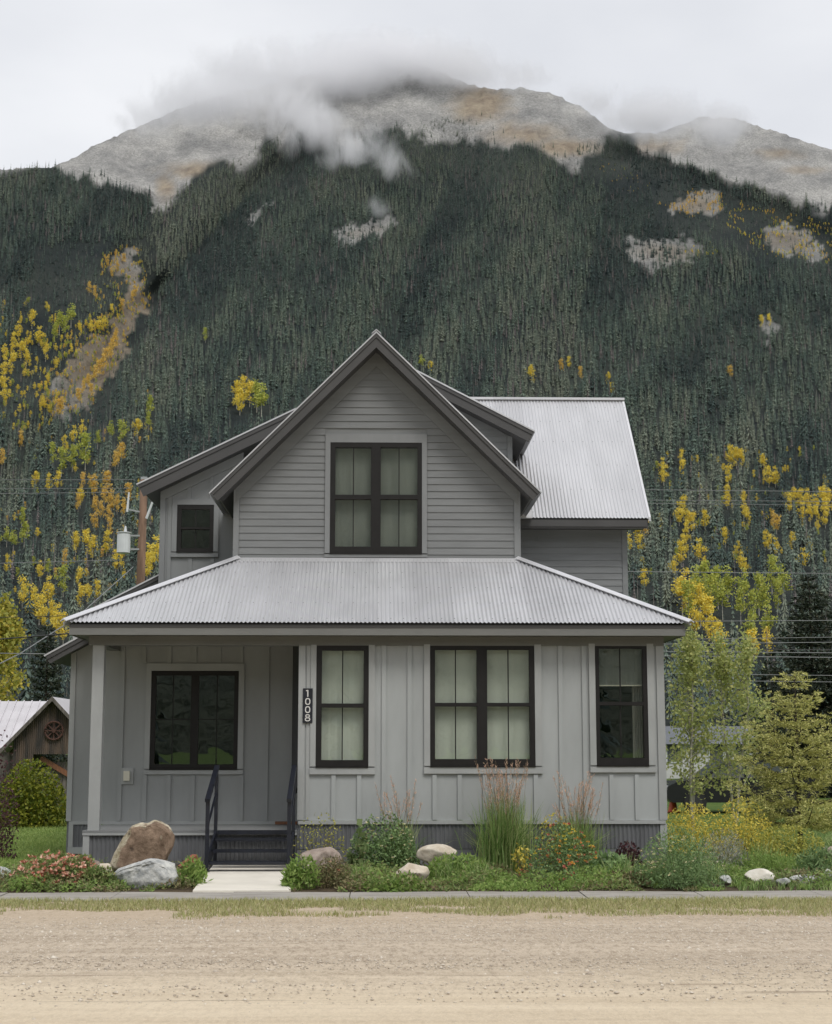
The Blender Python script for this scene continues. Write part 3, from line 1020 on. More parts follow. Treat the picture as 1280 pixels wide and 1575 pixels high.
MB().box(wr - .09, wr + .012, YRW - .03, YRW + .06, 1.5, zrt - .13).build('corner_board', M['siding'], house)
fl = at(806, 789, YRE - .1)
MB().box(fl.x - .09, fl.x + .16, YRE - .14, YRE + .1, fl.z - .10, fl.z + .05).build('valley_flashing', M['cap'], house)

def roof_screws(x0, x1, e, t, tmax, rows, name='roof_screws'):
    mb = MB()
    l = math.hypot(t[0] - e[0], t[1] - e[1])
    n = (-(t[1] - e[1]) / l, (t[0] - e[0]) / l)
    k0 = math.ceil(x0 / PITCHC); k = k0
    while k * PITCHC < x1:
        xx = k * PITCHC
        for q in rows:
            if q < tmax(xx) - .04:
                c = Vector((xx, e[0] + (t[0] - e[0]) * q + n[0] * .012, e[1] + (t[1] - e[1]) * q + n[1] * .012))
                uv = [Vector((1, 0, 0)), Vector((0, (t[0] - e[0]) / l, (t[1] - e[1]) / l))]
                ring_ = [c + uv[0] * (.011 * math.cos(a)) + uv[1] * (.011 * math.sin(a)) for a in [i * math.pi / 3 for i in range(6)]]
                top_ = c + Vector((0, n[0], n[1])) * .008
                m0 = len(mb.v)
                mb.add(ring_ + [top_], [(i, (i + 1) % 6, 6) for i in range(6)])
        k += 3
    o_ = mb.build(name, M['screw'], house)
    o_['kind'] = 'stuff'


M['screw'] = mat('gray_roof_screws', (0.22, 0.22, 0.23), .5, metal=.5)
roof_screws(rx0 + .8, rx1, (YRE, rz_e), (YRR, rz_r), lambda x: 1.0, (.04, .22, .42, .62, .80, .93))
roof_screws(xl + .1, xr - .1, (YE, ze), (YT, zt), hip, (.05, .28, .52, .76))

# --- left lean-to roofs
YK3 = 26.80
Q1 = at(190, 941, YK3); Q2 = at(69, 1007, YK3)
sloped_roof(Q1, Q2, YK3, 29.0, 0.20, 'lean_to_roof')
k4 = (Q1.z - Q2.z) / (Q1.x - Q2.x)
MB().prism([(pl, zs_), (Q1.x, zs_), (Q1.x, Q1.z - .19), (pl, Q1.z - .19 - (Q1.x - pl) * k4)] if Q1.z - .19 - (Q1.x - pl) * k4 > zs_ else [(pl, zs_ - .3), (Q1.x, zs_ - .3), (Q1.x, Q1.z - .19), (pl, max(zs_ - .29, Q1.z - .19 - (Q1.x - pl) * k4))], YG + .101, YG + .15).build('wall', M['batten_wall'], house)
MB().box(pl, pl + .1, YG + .1, 29.1, 0, zs_ - .1).build('side_wall', M['batten_wall'], house)
R1 = at(252, 879, 29.45); R2 = at(126, 943.5, 29.45)
sloped_roof(R1, R2, 29.45, 33.5, 0.28, 'lean_to_roof')
k5 = (R1.z - R2.z) / (R1.x - R2.x)
MB().prism([(R2.x + .35, 2.5), (w_l + .05, 2.5), (w_l + .05, R1.z - .30), (R2.x + .35, R2.z + .35 * k5 - .27)], 29.75, 29.85).build('wall', M['siding'], house)

# ------------------------------------------------------------------ house number sign
xs0, xs1 = X(466, YB - .03, 1085), X(481, YB - .03, 1085)
zs0, zs1 = Z(1112, YB - .03), Z(1059, YB - .03)
YS = YB - .052
sgn = thing('house_number_sign', 'small black vertical plaque reading 1008 beside the porch opening', 'sign', ((xs0 + xs1) / 2, YS, zs0))
MB().box(xs0, xs1, YS, YS + .02, zs0, zs1).build('plaque', M['black_metal'], sgn)
cxs = (xs0 + xs1) / 2
dh = (zs1 - zs0) / 4.25


def ring_digit(cx_, cz_, rx_, rz_, w_, sgn_):
    n = 22
    v, f = [], []
    for i in range(n):
        a = 2 * math.pi * i / n
        c, s = math.cos(a), math.sin(a)
        p = 0.75
        c2, s2 = math.copysign(abs(c) ** p, c), math.copysign(abs(s) ** p, s)
        for (ro, yy_) in ((0, YS - .006), (w_, YS - .006), (w_, YS), (0, YS)):
            v.append((cx_ + c2 * (rx_ - ro), yy_, cz_ + s2 * (rz_ - ro)))
    for i in range(n):
        j = (i + 1) % n
        for k_ in range(4):
            f.append((i * 4 + k_, j * 4 + k_, j * 4 + (k_ + 1) % 4, i * 4 + (k_ + 1) % 4))
    return v, f


z_d = zs1 - dh * 0.62
MB().box(cxs - .009, cxs + .009, YS - .006, YS, z_d - dh * .42, z_d + dh * .42).box(cxs - .03, cxs - .0095, YS - .006, YS, z_d + dh * .28, z_d + dh * .40).build('digit', M['digit'], sgn)
for k_ in (1, 2):
    v, f = ring_digit(cxs, z_d - dh * k_, .042, dh * .42, .016, sgn)
    obj('digit', v, f, M['digit'], sgn)
d8 = MB()
z8 = z_d - dh * 3
v, f = ring_digit(cxs, z8 - dh * .19, .043, dh * .25, .016, sgn); d8.add(v, f)
v, f = ring_digit(cxs, z8 + dh * .22, .036, dh * .21, .015, sgn); d8.add(v, f)
d8.build('digit', M['digit'], sgn)

# ------------------------------------------------------------------ porch stairs
YF = ground_y(1340, 0.1)
YF = max(YF, 23.9)
st = thing('porch_stairs', 'black open steel steps with two handrails up to the porch', 'stairs', (X(380, YF, 1300), YF, 0.1))
zp_back = z_deck + 0.002
sx0, sx1 = X(318.5, YF, 1300), X(444.5, YF, 1300)
top_f, top_b = Z(1228, YF), Z(1179, YB - .1)
n_t = 3
for i in range(n_t):
    yt = [YB - .34, YB - .66, YF + .16][i]
    ztd = Z([1290, 1307.5, 1325.5][i], yt - .12)
    MB().box(sx0 + .03, sx1 - .03, yt - .14, yt + .14, ztd - .035, ztd).build('tread', M['black_metal'], st)
MB().box(sx0 + .03, sx1 - .03, YB - .12, YB - .036, z_deck - .06, z_deck + .005).build('landing_edge', M['black_metal'], st)
for xx in (sx0, sx1):
    MB().box(xx - .028, xx + .028, YF - .03, YF + .03, 0.106, top_f - .03).build('post', M['black_metal'], st)
    MB().box(xx - .026, xx + .026, YB - .14, YB - .085, 0.106, top_b - .03).build('post', M['black_metal'], st)
    MB().bar((xx, YF - .08, top_f - .03), (xx, YB - .06, top_b), .075, .05).build('handrail', M['black_metal'], st)
    MB().bar((xx, YF + .031, 0.2), (xx, YB - .141, z_deck - .12), .03, .22).build('stringer', M['black_metal'], st)
    MB().bar((xx, YF + .031, top_f - .42), (xx, YB - .141, top_b - .42), .03, .03).build('mid_rail', M['black_metal'], st)
    MB().box(xx - .05, xx + .05, YF - .05, YF + .05, 0.104, 0.112).build('foot_plate', M['black_metal'], st)

# ------------------------------------------------------------------ mountain
def poly_dist(px, py, line):
    d = np.full(np.shape(px), 1e9)
    for (ax, ay), (bx, by) in zip(line[:-1], line[1:]):
        vx, vy = bx - ax, by - ay
        t = np.clip(((px - ax) * vx + (py - ay) * vy) / (vx * vx + vy * vy), 0, 1)
        d = np.minimum(d, np.hypot(px - ax - t * vx, py - ay - t * vy))
    return d


def in_poly(px, py, poly):
    c = np.zeros(np.shape(px), bool)
    n = len(poly)
    for i in range(n):
        (x0, y0), (x1, y1) = poly[i], poly[(i + 1) % n]
        hit = ((y0 > py) != (y1 > py)) & (px < (x1 - x0) * (py - y0) / (y1 - y0 + 1e-9) + x0)
        c ^= hit
    return c


GULLIES = [([(250, 290), (205, 400), (226, 462), (160, 560), (90, 650), (20, 740)], 34, 90),
           ([(445, 240), (330, 350), (262, 430), (226, 465)], 22, 48),
           ([(960, 235), (1090, 300), (1290, 385), (1500, 470)], 38, 80),
           ([(700, 240), (610, 420), (560, 640)], 50, 60),
           ([(900, 300), (880, 520), (830, 760)], 50, 60)]


def mountain_depth(px, py):
    v = (YH - py) / F
    d = 650 + 5200 * np.clip(v, 0, 1)
    for line, w, a in GULLIES:
        d = d + a * np.exp(-(poly_dist(px, py, line) / w) ** 2)
    (ax, ay), (bx, by) = (452, 228), (216, 478)
    n_ = math.hypot(bx - ax, by - ay)
    sd_ = ((px - ax) * (by - ay) - (py - ay) * (bx - ax)) / n_          # > 0 left of the spur line
    al = ((px - ax) * (bx - ax) + (py - ay) * (by - ay)) / n_ / n_
    fade = np.clip((al + .08) * 6, 0, 1) * np.clip((1.06 - al) * 6, 0, 1)
    d = d + fade * 48 * np.clip(sd_ / 34 + .5, 0, 1) * np.clip(1 - sd_ / 120, 0, 1) ** 1.2
    d = d + 130 * (fbm(px / 260 + py / 420, py / 600, 4, 3) - 0.5) + 40 * (fbm(px / 60 + py / 90, py / 110, 3, 8) - 0.5)
    return d


SKY_X = [-900, -500, -200, 0, 60, 115, 150, 200, 232, 248, 275, 300, 330, 360, 395, 430, 455, 475, 500, 530, 560, 600, 640, 680, 720, 760, 800, 840, 870, 905, 935, 960, 1000, 1050, 1100, 1170, 1230, 1280, 1500, 1800, 2300]
SKY_Y = [420, 345, 290, 262, 258, 259, 266, 282, 296, 306, 296, 280, 262, 246, 228, 206, 170, 140, 122, 116, 112, 104, 98, 112, 130, 138, 133, 142, 154, 172, 196, 214, 238, 250, 266, 288, 303, 314, 380, 460, 560]
BACK_X = [-900, -500, -200, 0, 60, 115, 165, 230, 300, 400, 500, 900, 960, 1010, 1080, 1135, 1160, 1200, 1280, 1500, 1800, 2300]
BACK_Y = [470, 400, 340, 285, 266, 242, 214, 188, 158, 132, 110, 190, 204, 205, 180, 184, 192, 204, 230, 300, 380, 480]
TREE_X = [-900, -200, 0, 60, 115, 150, 200, 232, 248, 275, 300, 330, 360, 400, 430, 455, 500, 560, 615, 650, 700, 740, 760, 800, 850, 890, 915, 940, 1000, 1050, 1100, 1170, 1230, 1280, 1500, 1800]
TREE_Y = [420, 290, 262, 258, 259, 266, 282, 296, 330, 300, 284, 264, 248, 238, 222, 212, 222, 225, 205, 196, 200, 212, 224, 234, 244, 250, 232, 222, 240, 252, 268, 290, 305, 316, 382, 462]
CLEAR_POLY = [
    [(168, 392), (205, 378), (214, 420), (232, 462), (205, 500), (182, 560), (150, 610), (118, 640), (92, 640), (70, 600), (96, 560), (130, 530), (176, 490), (200, 462), (186, 430)],
    [(505, 372), (525, 354), (560, 340), (606, 336), (604, 356), (560, 372)],
    [(950, 370), (1000, 366), (1075, 368), (1098, 384), (1050, 404), (990, 412)],
    [(1018, 316), (1060, 296), (1110, 300), (1112, 326), (1060, 334)],
    [(1165, 355), (1205, 336), (1270, 374), (1275, 396), (1200, 392)],
    [(1172, 490), (1194, 486), (1196, 522), (1180, 530)],
    [(640, 205), (676, 202), (680, 214), (646, 216)],
    [(240, 300), (262, 284), (276, 296), (248, 326), (236, 330)],
    [(380, 336), (420, 306), (426, 314), (388, 346)]]
SPARSE_POLY = [[(890, 240), (960, 250), (1010, 290), (960, 300), (900, 280)], [(1000, 290), (1280, 330), (1280, 410), (1150, 400), (1010, 340)],
               [(60, 380), (240, 370), (240, 480), (160, 640), (20, 680), (0, 600)]]
px_c = np.concatenate([np.arange(-800, -60, 20), np.arange(-60, 1340, 5), np.arange(1340, 2100, 20)]).astype(float)
NR = 190


def rock_masks(PX, PY):
    tree_y = np.interp(PX, TREE_X, TREE_Y)
    n = fbm(PX / 18, PY / 18, 4, 21)
    bare = np.clip((tree_y + 3 - PY + (fbm(PX / 34, PY / 70, 3, 3) - .5) * 74 + (n - .5) * 14) / 12, 0, 1)
    for P_ in CLEAR_POLY:
        jx, jy = PX + (n - .5) * 46, PY + (fbm(PX / 15, PY / 15, 3, 33) - .5) * 30
        bare = np.maximum(bare, .68 * in_poly(jx, jy, P_).astype(float))
    tan = np.zeros_like(PX)
    for cx_, cy_, rx_, ry_, a in ((735, 160, 62, 40, 1.15), (800, 205, 80, 28, 1.0), (870, 228, 80, 20, 1.15), (300, 262, 70, 22, .9), (255, 290, 22, 30, 1), (1000, 225, 80, 22, .8), (1200, 235, 60, 16, .7),
                                  (1070, 312, 60, 24, 1), (1210, 370, 70, 28, .9), (170, 520, 110, 150, 1.5), (1020, 388, 90, 24, .7), (556, 356, 60, 20, .5), (1240, 262, 60, 10, .8)):
        tan = np.maximum(tan, a * np.exp(-(((PX - cx_) / rx_) ** 2 + ((PY - cy_) / ry_) ** 2) * 1.3))
    tan = np.clip(tan * 1.5 - fbm(PX / 20 + PY / 40, PY / 9, 5, 51) * 0.95, 0, 1) * .85
    return bare, tan


def mountain_mat():
    m, nt, N, L, b = new_mat('mountain_rock_and_forest_floor')
    b.inputs['Roughness'].default_value = 0.95
    b.inputs['Specular IOR Level'].default_value = 0.1
    tc = N.new('ShaderNodeTexCoord')

    def noise(scale, detail=8, rough=0.7):
        nz = N.new('ShaderNodeTexNoise')
        nz.inputs['Scale'].default_value = scale
        nz.inputs['Detail'].default_value = detail
        nz.inputs['Roughness'].default_value = rough
        L.new(tc.outputs['Object'], nz.inputs['Vector'])
        return nz.outputs['Fac']

    def ramp(fac, c0, c1, p0, p1):
        r = N.new('ShaderNodeValToRGB')
        r.color_ramp.elements[0].position, r.color_ramp.elements[1].position = p0, p1
        r.color_ramp.elements[0].color = (*c0, 1); r.color_ramp.elements[1].color = (*c1, 1)
        L.new(fac, r.inputs['Fac'])
        return r.outputs['Color']

    def mix(fac, a, c):
        n = N.new('ShaderNodeMixRGB')
        L.new(fac, n.inputs[0]); L.new(a, n.inputs[1]); L.new(c, n.inputs[2])
        return n.outputs['Color']
    n1, n2, n3 = noise(0.05, 12, 0.78), noise(0.008, 8, 0.65), noise(0.011, 10, 0.7)
    fine = noise(0.22, 8, 0.8)
    rock = ramp(n3, (0.22, 0.222, 0.222), (0.42, 0.415, 0.40), 0.36, 0.64)
    dk = N.new('ShaderNodeMixRGB'); dk.blend_type = 'MULTIPLY'; dk.inputs[0].default_value = 1.0
    L.new(rock, dk.inputs[1]); L.new(ramp(fine, (0.58, 0.58, 0.58), (1.18, 1.17, 1.15), 0.36, 0.64), dk.inputs[2])
    rock = dk.outputs['Color']
    tan = ramp(noise(0.03, 10, 0.75), (0.17, 0.13, 0.095), (0.36, 0.30, 0.215), 0.36, 0.66)
    floor = ramp(n2, (0.020, 0.026, 0.027), (0.045, 0.052, 0.046), 0.35, 0.65)
    a1 = N.new('ShaderNodeAttribute'); a1.attribute_name = 'bare'
    a2 = N.new('ShaderNodeAttribute'); a2.attribute_name = 'tan'
    c = mix(a2.outputs['Fac'], rock, tan)
    c = mix(a1.outputs['Fac'], floor, c)
    L.new(c, b.inputs['Base Color'])
    bp = N.new('ShaderNodeBump')
    bp.inputs['Strength'].default_value = 1.0
    bp.inputs['Distance'].default_value = 4.0
    L.new(n1, bp.inputs['Height'])
    L.new(bp.outputs['Normal'], b.inputs['Normal'])
    return m


M['mountain'] = mountain_mat()


def mountain_sheet(name, sx, sy, depth_fn, amp):
    ys = np.interp(px_c, sx, sy)
    t = np.linspace(0, 1, NR)
    PX = np.repeat(px_c[None], NR, 0)
    PY = 1162 + (ys[None] - 1162) * t[:, None]
    ridge_n = (fbm(PX / 9, PY / 9, 4, 71) - .5)
    bare, tan = rock_masks(PX, PY)
    D = depth_fn(PX, PY)
    D = D + bare * 20 * (np.abs(fbm(PX / 22 + PY / 50, PY / 30, 5, 28) - .5) * 2 - .3)
    V = at_np(PX, PY, D)
    V[..., 2] += ridge_n * amp * bare * (0.35 + 0.65 * (t[:, None] > 0.98))
    V[..., 2] = np.maximum(V[..., 2], np.where(t[:, None] < 0.02, -3.0, V[..., 2]))
    back = V[-1].copy(); back[:, 1] += 350; back[:, 2] -= 220
    V = np.concatenate([V, back[None]], 0)
    nr = NR + 1
    ii = np.arange(nr * len(px_c)).reshape(nr, -1)
    f = np.stack([ii[:-1, :-1], ii[:-1, 1:], ii[1:, 1:], ii[1:, :-1]], -1).reshape(-1, 4)
    o = obj(name, V.reshape(-1, 3), f, M['mountain'], smooth=True)
    for nm, arr in (('bare', bare), ('tan', tan)):
        a = o.data.attributes.new(nm, 'FLOAT', 'POINT')
        a.data.foreach_set('value', np.concatenate([arr, arr[-1:]], 0).astype(np.float32).ravel())
    tag(o, kind='structure')
    return o


mountain_sheet('mountain', SKY_X, SKY_Y, mountain_depth, 14)
mountain_sheet('mountain_ridge', BACK_X, BACK_Y, lambda a, b_: 1000 + 6100 * np.clip((YH - b_) / F, 0, 1) + 160 * (fbm(a / 120, b_ / 90, 4, 14) - .5), 14)

# ------------------------------------------------------------------ conifer prototypes for the slope
rng = np.random.default_rng(11)


def far_conifer(seed, width, droop, tiers=11, blades=8, bare_base=0.08, snag=False):
    """unit-height spruce made of drooping sprays round a stem"""
    r = np.random.default_rng(seed)
    v, f = [], []
    m_idx = []

    def quad(a, b_, c, d, mi):
        n = len(v)
        v.extend([a, b_, c, d]); f.append((n, n + 1, n + 2, n + 3)); m_idx.append(mi)
    for k in range(3):
        a = math.pi * 2 * k / 3
        b_ = a + math.pi * 2 / 3
        w = 0.012 if not snag else 0.016
        quad((math.cos(a) * w, math.sin(a) * w, -0.05), (math.cos(b_) * w, math.sin(b_) * w, -0.05), (0.001, 0.001, 0.97), (0, 0, 0.97), 1)
    for t in range(tiers):
        z = bare_base + (1 - bare_base) * (t + r.uniform(-.3, .3)) / tiers
        z = min(max(z, bare_base), 0.985)
        R = width * (1 - z) ** 0.78 * r.uniform(.75, 1.15) + 0.006
        nb = blades if not snag else 3
        a0 = r.uniform(0, 6.28)
        for k in range(nb):
            if r.random() < (0.12 if not snag else 0.5):
                continue
            a = a0 + 6.283 * k / nb + r.uniform(-.3, .3)
            l = R * r.uniform(.6, 1.15) * (0.45 if snag else 1)
            da = 2.6 / blades if not snag else 0.05
            h = (1 - bare_base) / tiers * (1.25 if not snag else .1)
            p0 = np.array([0, 0, z + h * .55])
            out = np.array([math.cos(a) * l, math.sin(a) * l, z - droop * l])
            s = np.array([-math.sin(a), math.cos(a), 0]) * l * da * .5
            mid = np.array([math.cos(a) * l * .6, math.sin(a) * l * .6, z + h * .25 - droop * l * .4])
            quad(tuple(p0), tuple(mid + s - [0, 0, h * .35]), tuple(out), tuple(mid - s - [0, 0, h * .35]), 0 if not snag else 1)
    return v, f, m_idx


def slope_needles():
    """needle colour differs from patch to patch and tree to tree, with shade painted along gullies"""
    m, nt, N, L, b = new_mat('far_spruce_needles')
    b.inputs['Roughness'].default_value = 0.8
    b.inputs['Specular IOR Level'].default_value = 0.2
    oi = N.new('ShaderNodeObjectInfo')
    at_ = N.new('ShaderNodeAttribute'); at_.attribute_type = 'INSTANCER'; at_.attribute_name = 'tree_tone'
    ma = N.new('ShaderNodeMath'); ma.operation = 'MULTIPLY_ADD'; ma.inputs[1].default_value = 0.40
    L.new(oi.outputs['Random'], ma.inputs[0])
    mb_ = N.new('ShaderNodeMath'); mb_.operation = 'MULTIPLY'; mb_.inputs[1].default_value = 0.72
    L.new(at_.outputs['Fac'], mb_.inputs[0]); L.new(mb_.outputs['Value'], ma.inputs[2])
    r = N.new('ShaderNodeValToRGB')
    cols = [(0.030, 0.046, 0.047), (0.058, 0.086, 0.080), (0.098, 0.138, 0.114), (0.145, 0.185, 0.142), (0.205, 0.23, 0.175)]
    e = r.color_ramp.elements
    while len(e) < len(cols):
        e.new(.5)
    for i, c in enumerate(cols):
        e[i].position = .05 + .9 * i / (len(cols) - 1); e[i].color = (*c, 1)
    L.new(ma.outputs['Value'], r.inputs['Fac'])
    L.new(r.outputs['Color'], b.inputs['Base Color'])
    return m


M['spruce_far'] = slope_needles()
M['bark_far'] = mat('gray_brown_bark', (0.20, 0.18, 0.165), 0.9)
M['dead_needles'] = mat('dead_brown_needles', (0.19, 0.165, 0.16), 0.9)
M['aspen_yellow'] = leaf_mat('yellow_aspen_leaves', [(0.8, 0.6, 0.08), (0.88, 0.7, 0.1), (0.82, 0.7, 0.15), (0.66, 0.56, 0.1)], trans=0.35)
M['aspen_orange'] = leaf_mat('orange_aspen_leaves', [(0.78, 0.5, 0.1), (0.84, 0.6, 0.12), (0.7, 0.5, 0.16), (0.64, 0.5, 0.2)], trans=0.3)
M['aspen_lime'] = leaf_mat('lime_aspen_leaves', [(0.32, 0.4, 0.09), (0.46, 0.5, 0.11), (0.6, 0.58, 0.12), (0.3, 0.36, 0.1)], trans=0.35)
M['aspen_bark'] = mat('pale_aspen_bark', (0.42, 0.40, 0.34), 0.8, col2=(0.16, 0.14, 0.11), vscale=(8, 8, 14), ramp=(0.5, 0.68))

PROTO = bpy.data.collections.new('slope_tree_kinds')
kinds = []


def proto(name, v, f, mats, idx):
    me = make_mesh(name, v, f)
    for mm in mats:
        me.materials.append(mm)
    me.polygons.foreach_set('material_index', np.array(idx, np.int32))
    o = bpy.data.objects.new(name, me)
    PROTO.objects.link(o)
    kinds.append(o)
    return o


conifer_meshes = []
for k, (wd, dr, sg) in enumerate(((.155, .5, 0), (.19, .6, 0), (.135, .7, 0), (.21, .45, 0), (.165, .8, 0), (.08, .2, 1), (.11, .5, 2))):
    v, f, mi = far_conifer(50 + k, wd, dr, tiers=12 if sg != 1 else 9, blades=7 if sg != 2 else 5, snag=sg == 1, bare_base=(.06, .3, .12)[sg])
    o = proto('slope_tree_%s' % 'abcdefg'[k], v, f, [M['spruce_far'] if sg != 2 else M['dead_needles'], M['bark_far']], mi)
    conifer_meshes.append(o.data)


def far_aspen(seed, leafm, n=420, w=.22):
    r = np.random.default_rng(seed)
    cl = []
    for _ in range(11):
        zc = r.uniform(.25, .93)
        wz = w * (0.32 + .25 * math.sin(zc * 3.1))
        cl.append((r.normal(0, wz * .6), r.normal(0, wz * .6), zc))
    cl += [(0, 0, .96), (0, 0, .7)]
    P_ = []
    for i in range(n):
        c = cl[r.integers(len(cl))]
        P_.append([c[0] + r.normal(0, .05), c[1] + r.normal(0, .05), c[2] + r.normal(0, .05)])
    P_ = np.array(P_)
    v, f = leaf_quads(P_, .062, .05, r)
    mi = [0] * len(f)
    v = [tuple(p) for p in v]; f = [tuple(int(i) for i in q) for q in f]
    for k in range(4):
        a, b_ = k * math.pi / 2, (k + 1) * math.pi / 2
        n0 = len(v)
        w0 = .013
        v += [(math.cos(a) * w0, math.sin(a) * w0, -.05), (math.cos(b_) * w0, math.sin(b_) * w0, -.05), (math.cos(b_) * .004, math.sin(b_) * .004, .85), (math.cos(a) * .004, math.sin(a) * .004, .85)]
        f.append((n0, n0 + 1, n0 + 2, n0 + 3)); mi.append(1)
    return v, f, mi


def leaf_quads(P_, L_, W_, r, D=None, up=0.0):
    """diamond leaves growing from points P_; L_, W_ scalars or arrays"""
    P_ = np.asarray(P_, float)
    n = len(P_)
    if D is None:
        D = r.normal(size=(n, 3))
        D[:, 2] += up
    D = D / (np.linalg.norm(D, axis=1, keepdims=True) + 1e-9)
    S = np.cross(D, r.normal(size=(n, 3)))
    S /= (np.linalg.norm(S, axis=1, keepdims=True) + 1e-9)
    L_ = np.broadcast_to(L_, (n,))[:, None]; W_ = np.broadcast_to(W_, (n,))[:, None]
    V = np.stack([P_, P_ + D * L_ * .5 + S * W_ * .5, P_ + D * L_, P_ + D * L_ * .5 - S * W_ * .5], 1).reshape(-1, 3)
    Fc = np.arange(n * 4).reshape(n, 4)
    return V, Fc


def blades(P_, H, lean, W_, r, segs=3, curl=0.5):
    """grass blades: tapering ribbons rising from P_, bending over along a random bearing"""
    n = len(P_)
    H = np.broadcast_to(H, (n,)); W_ = np.broadcast_to(W_, (n,)); lean = np.broadcast_to(lean, (n,))
    a = r.uniform(0, 2 * math.pi, n)
    d = np.stack([np.cos(a), np.sin(a), np.zeros(n)], 1)
    b_ = a + r.uniform(-1.2, 1.2, n) + math.pi / 2
    s = np.stack([np.cos(b_), np.sin(b_), np.zeros(n)], 1)
    rows = []
    for k in range(segs + 1):
        t = k / segs
        c = P_ + d * (lean * H * (t ** 1.6))[:, None]
        c[:, 2] = P_[:, 2] + H * (t - curl * lean * t ** 2.5 * .8)
        w = W_ * (1 - t ** 1.5) * .5 + W_ * .02
        rows.append(c - s * w[:, None]); rows.append(c + s * w[:, None])
    V = np.stack(rows, 1).reshape(-1, 3)
    m_ = (segs + 1) * 2
    base = (np.arange(n) * m_)[:, None]
    fs = []
    for k in range(segs):
        q = np.array([2 * k, 2 * k + 1, 2 * k + 3, 2 * k + 2])
        fs.append(base + q[None])
    return V, np.concatenate(fs, 0)


aspen_meshes = {}
for nm, mm in (('aspen_yellow', M['aspen_yellow']), ('aspen_orange', M['aspen_orange']), ('aspen_lime', M['aspen_lime'])):
    lst = []
    for k in range(3):
        v, f, mi = far_aspen(200 + k + len(aspen_meshes) * 10, mm)
        lst.append(proto('slope_' + nm + '_' + 'abc'[k], v, f, [mm, M['aspen_bark']], mi).data)
    aspen_meshes[nm] = lst

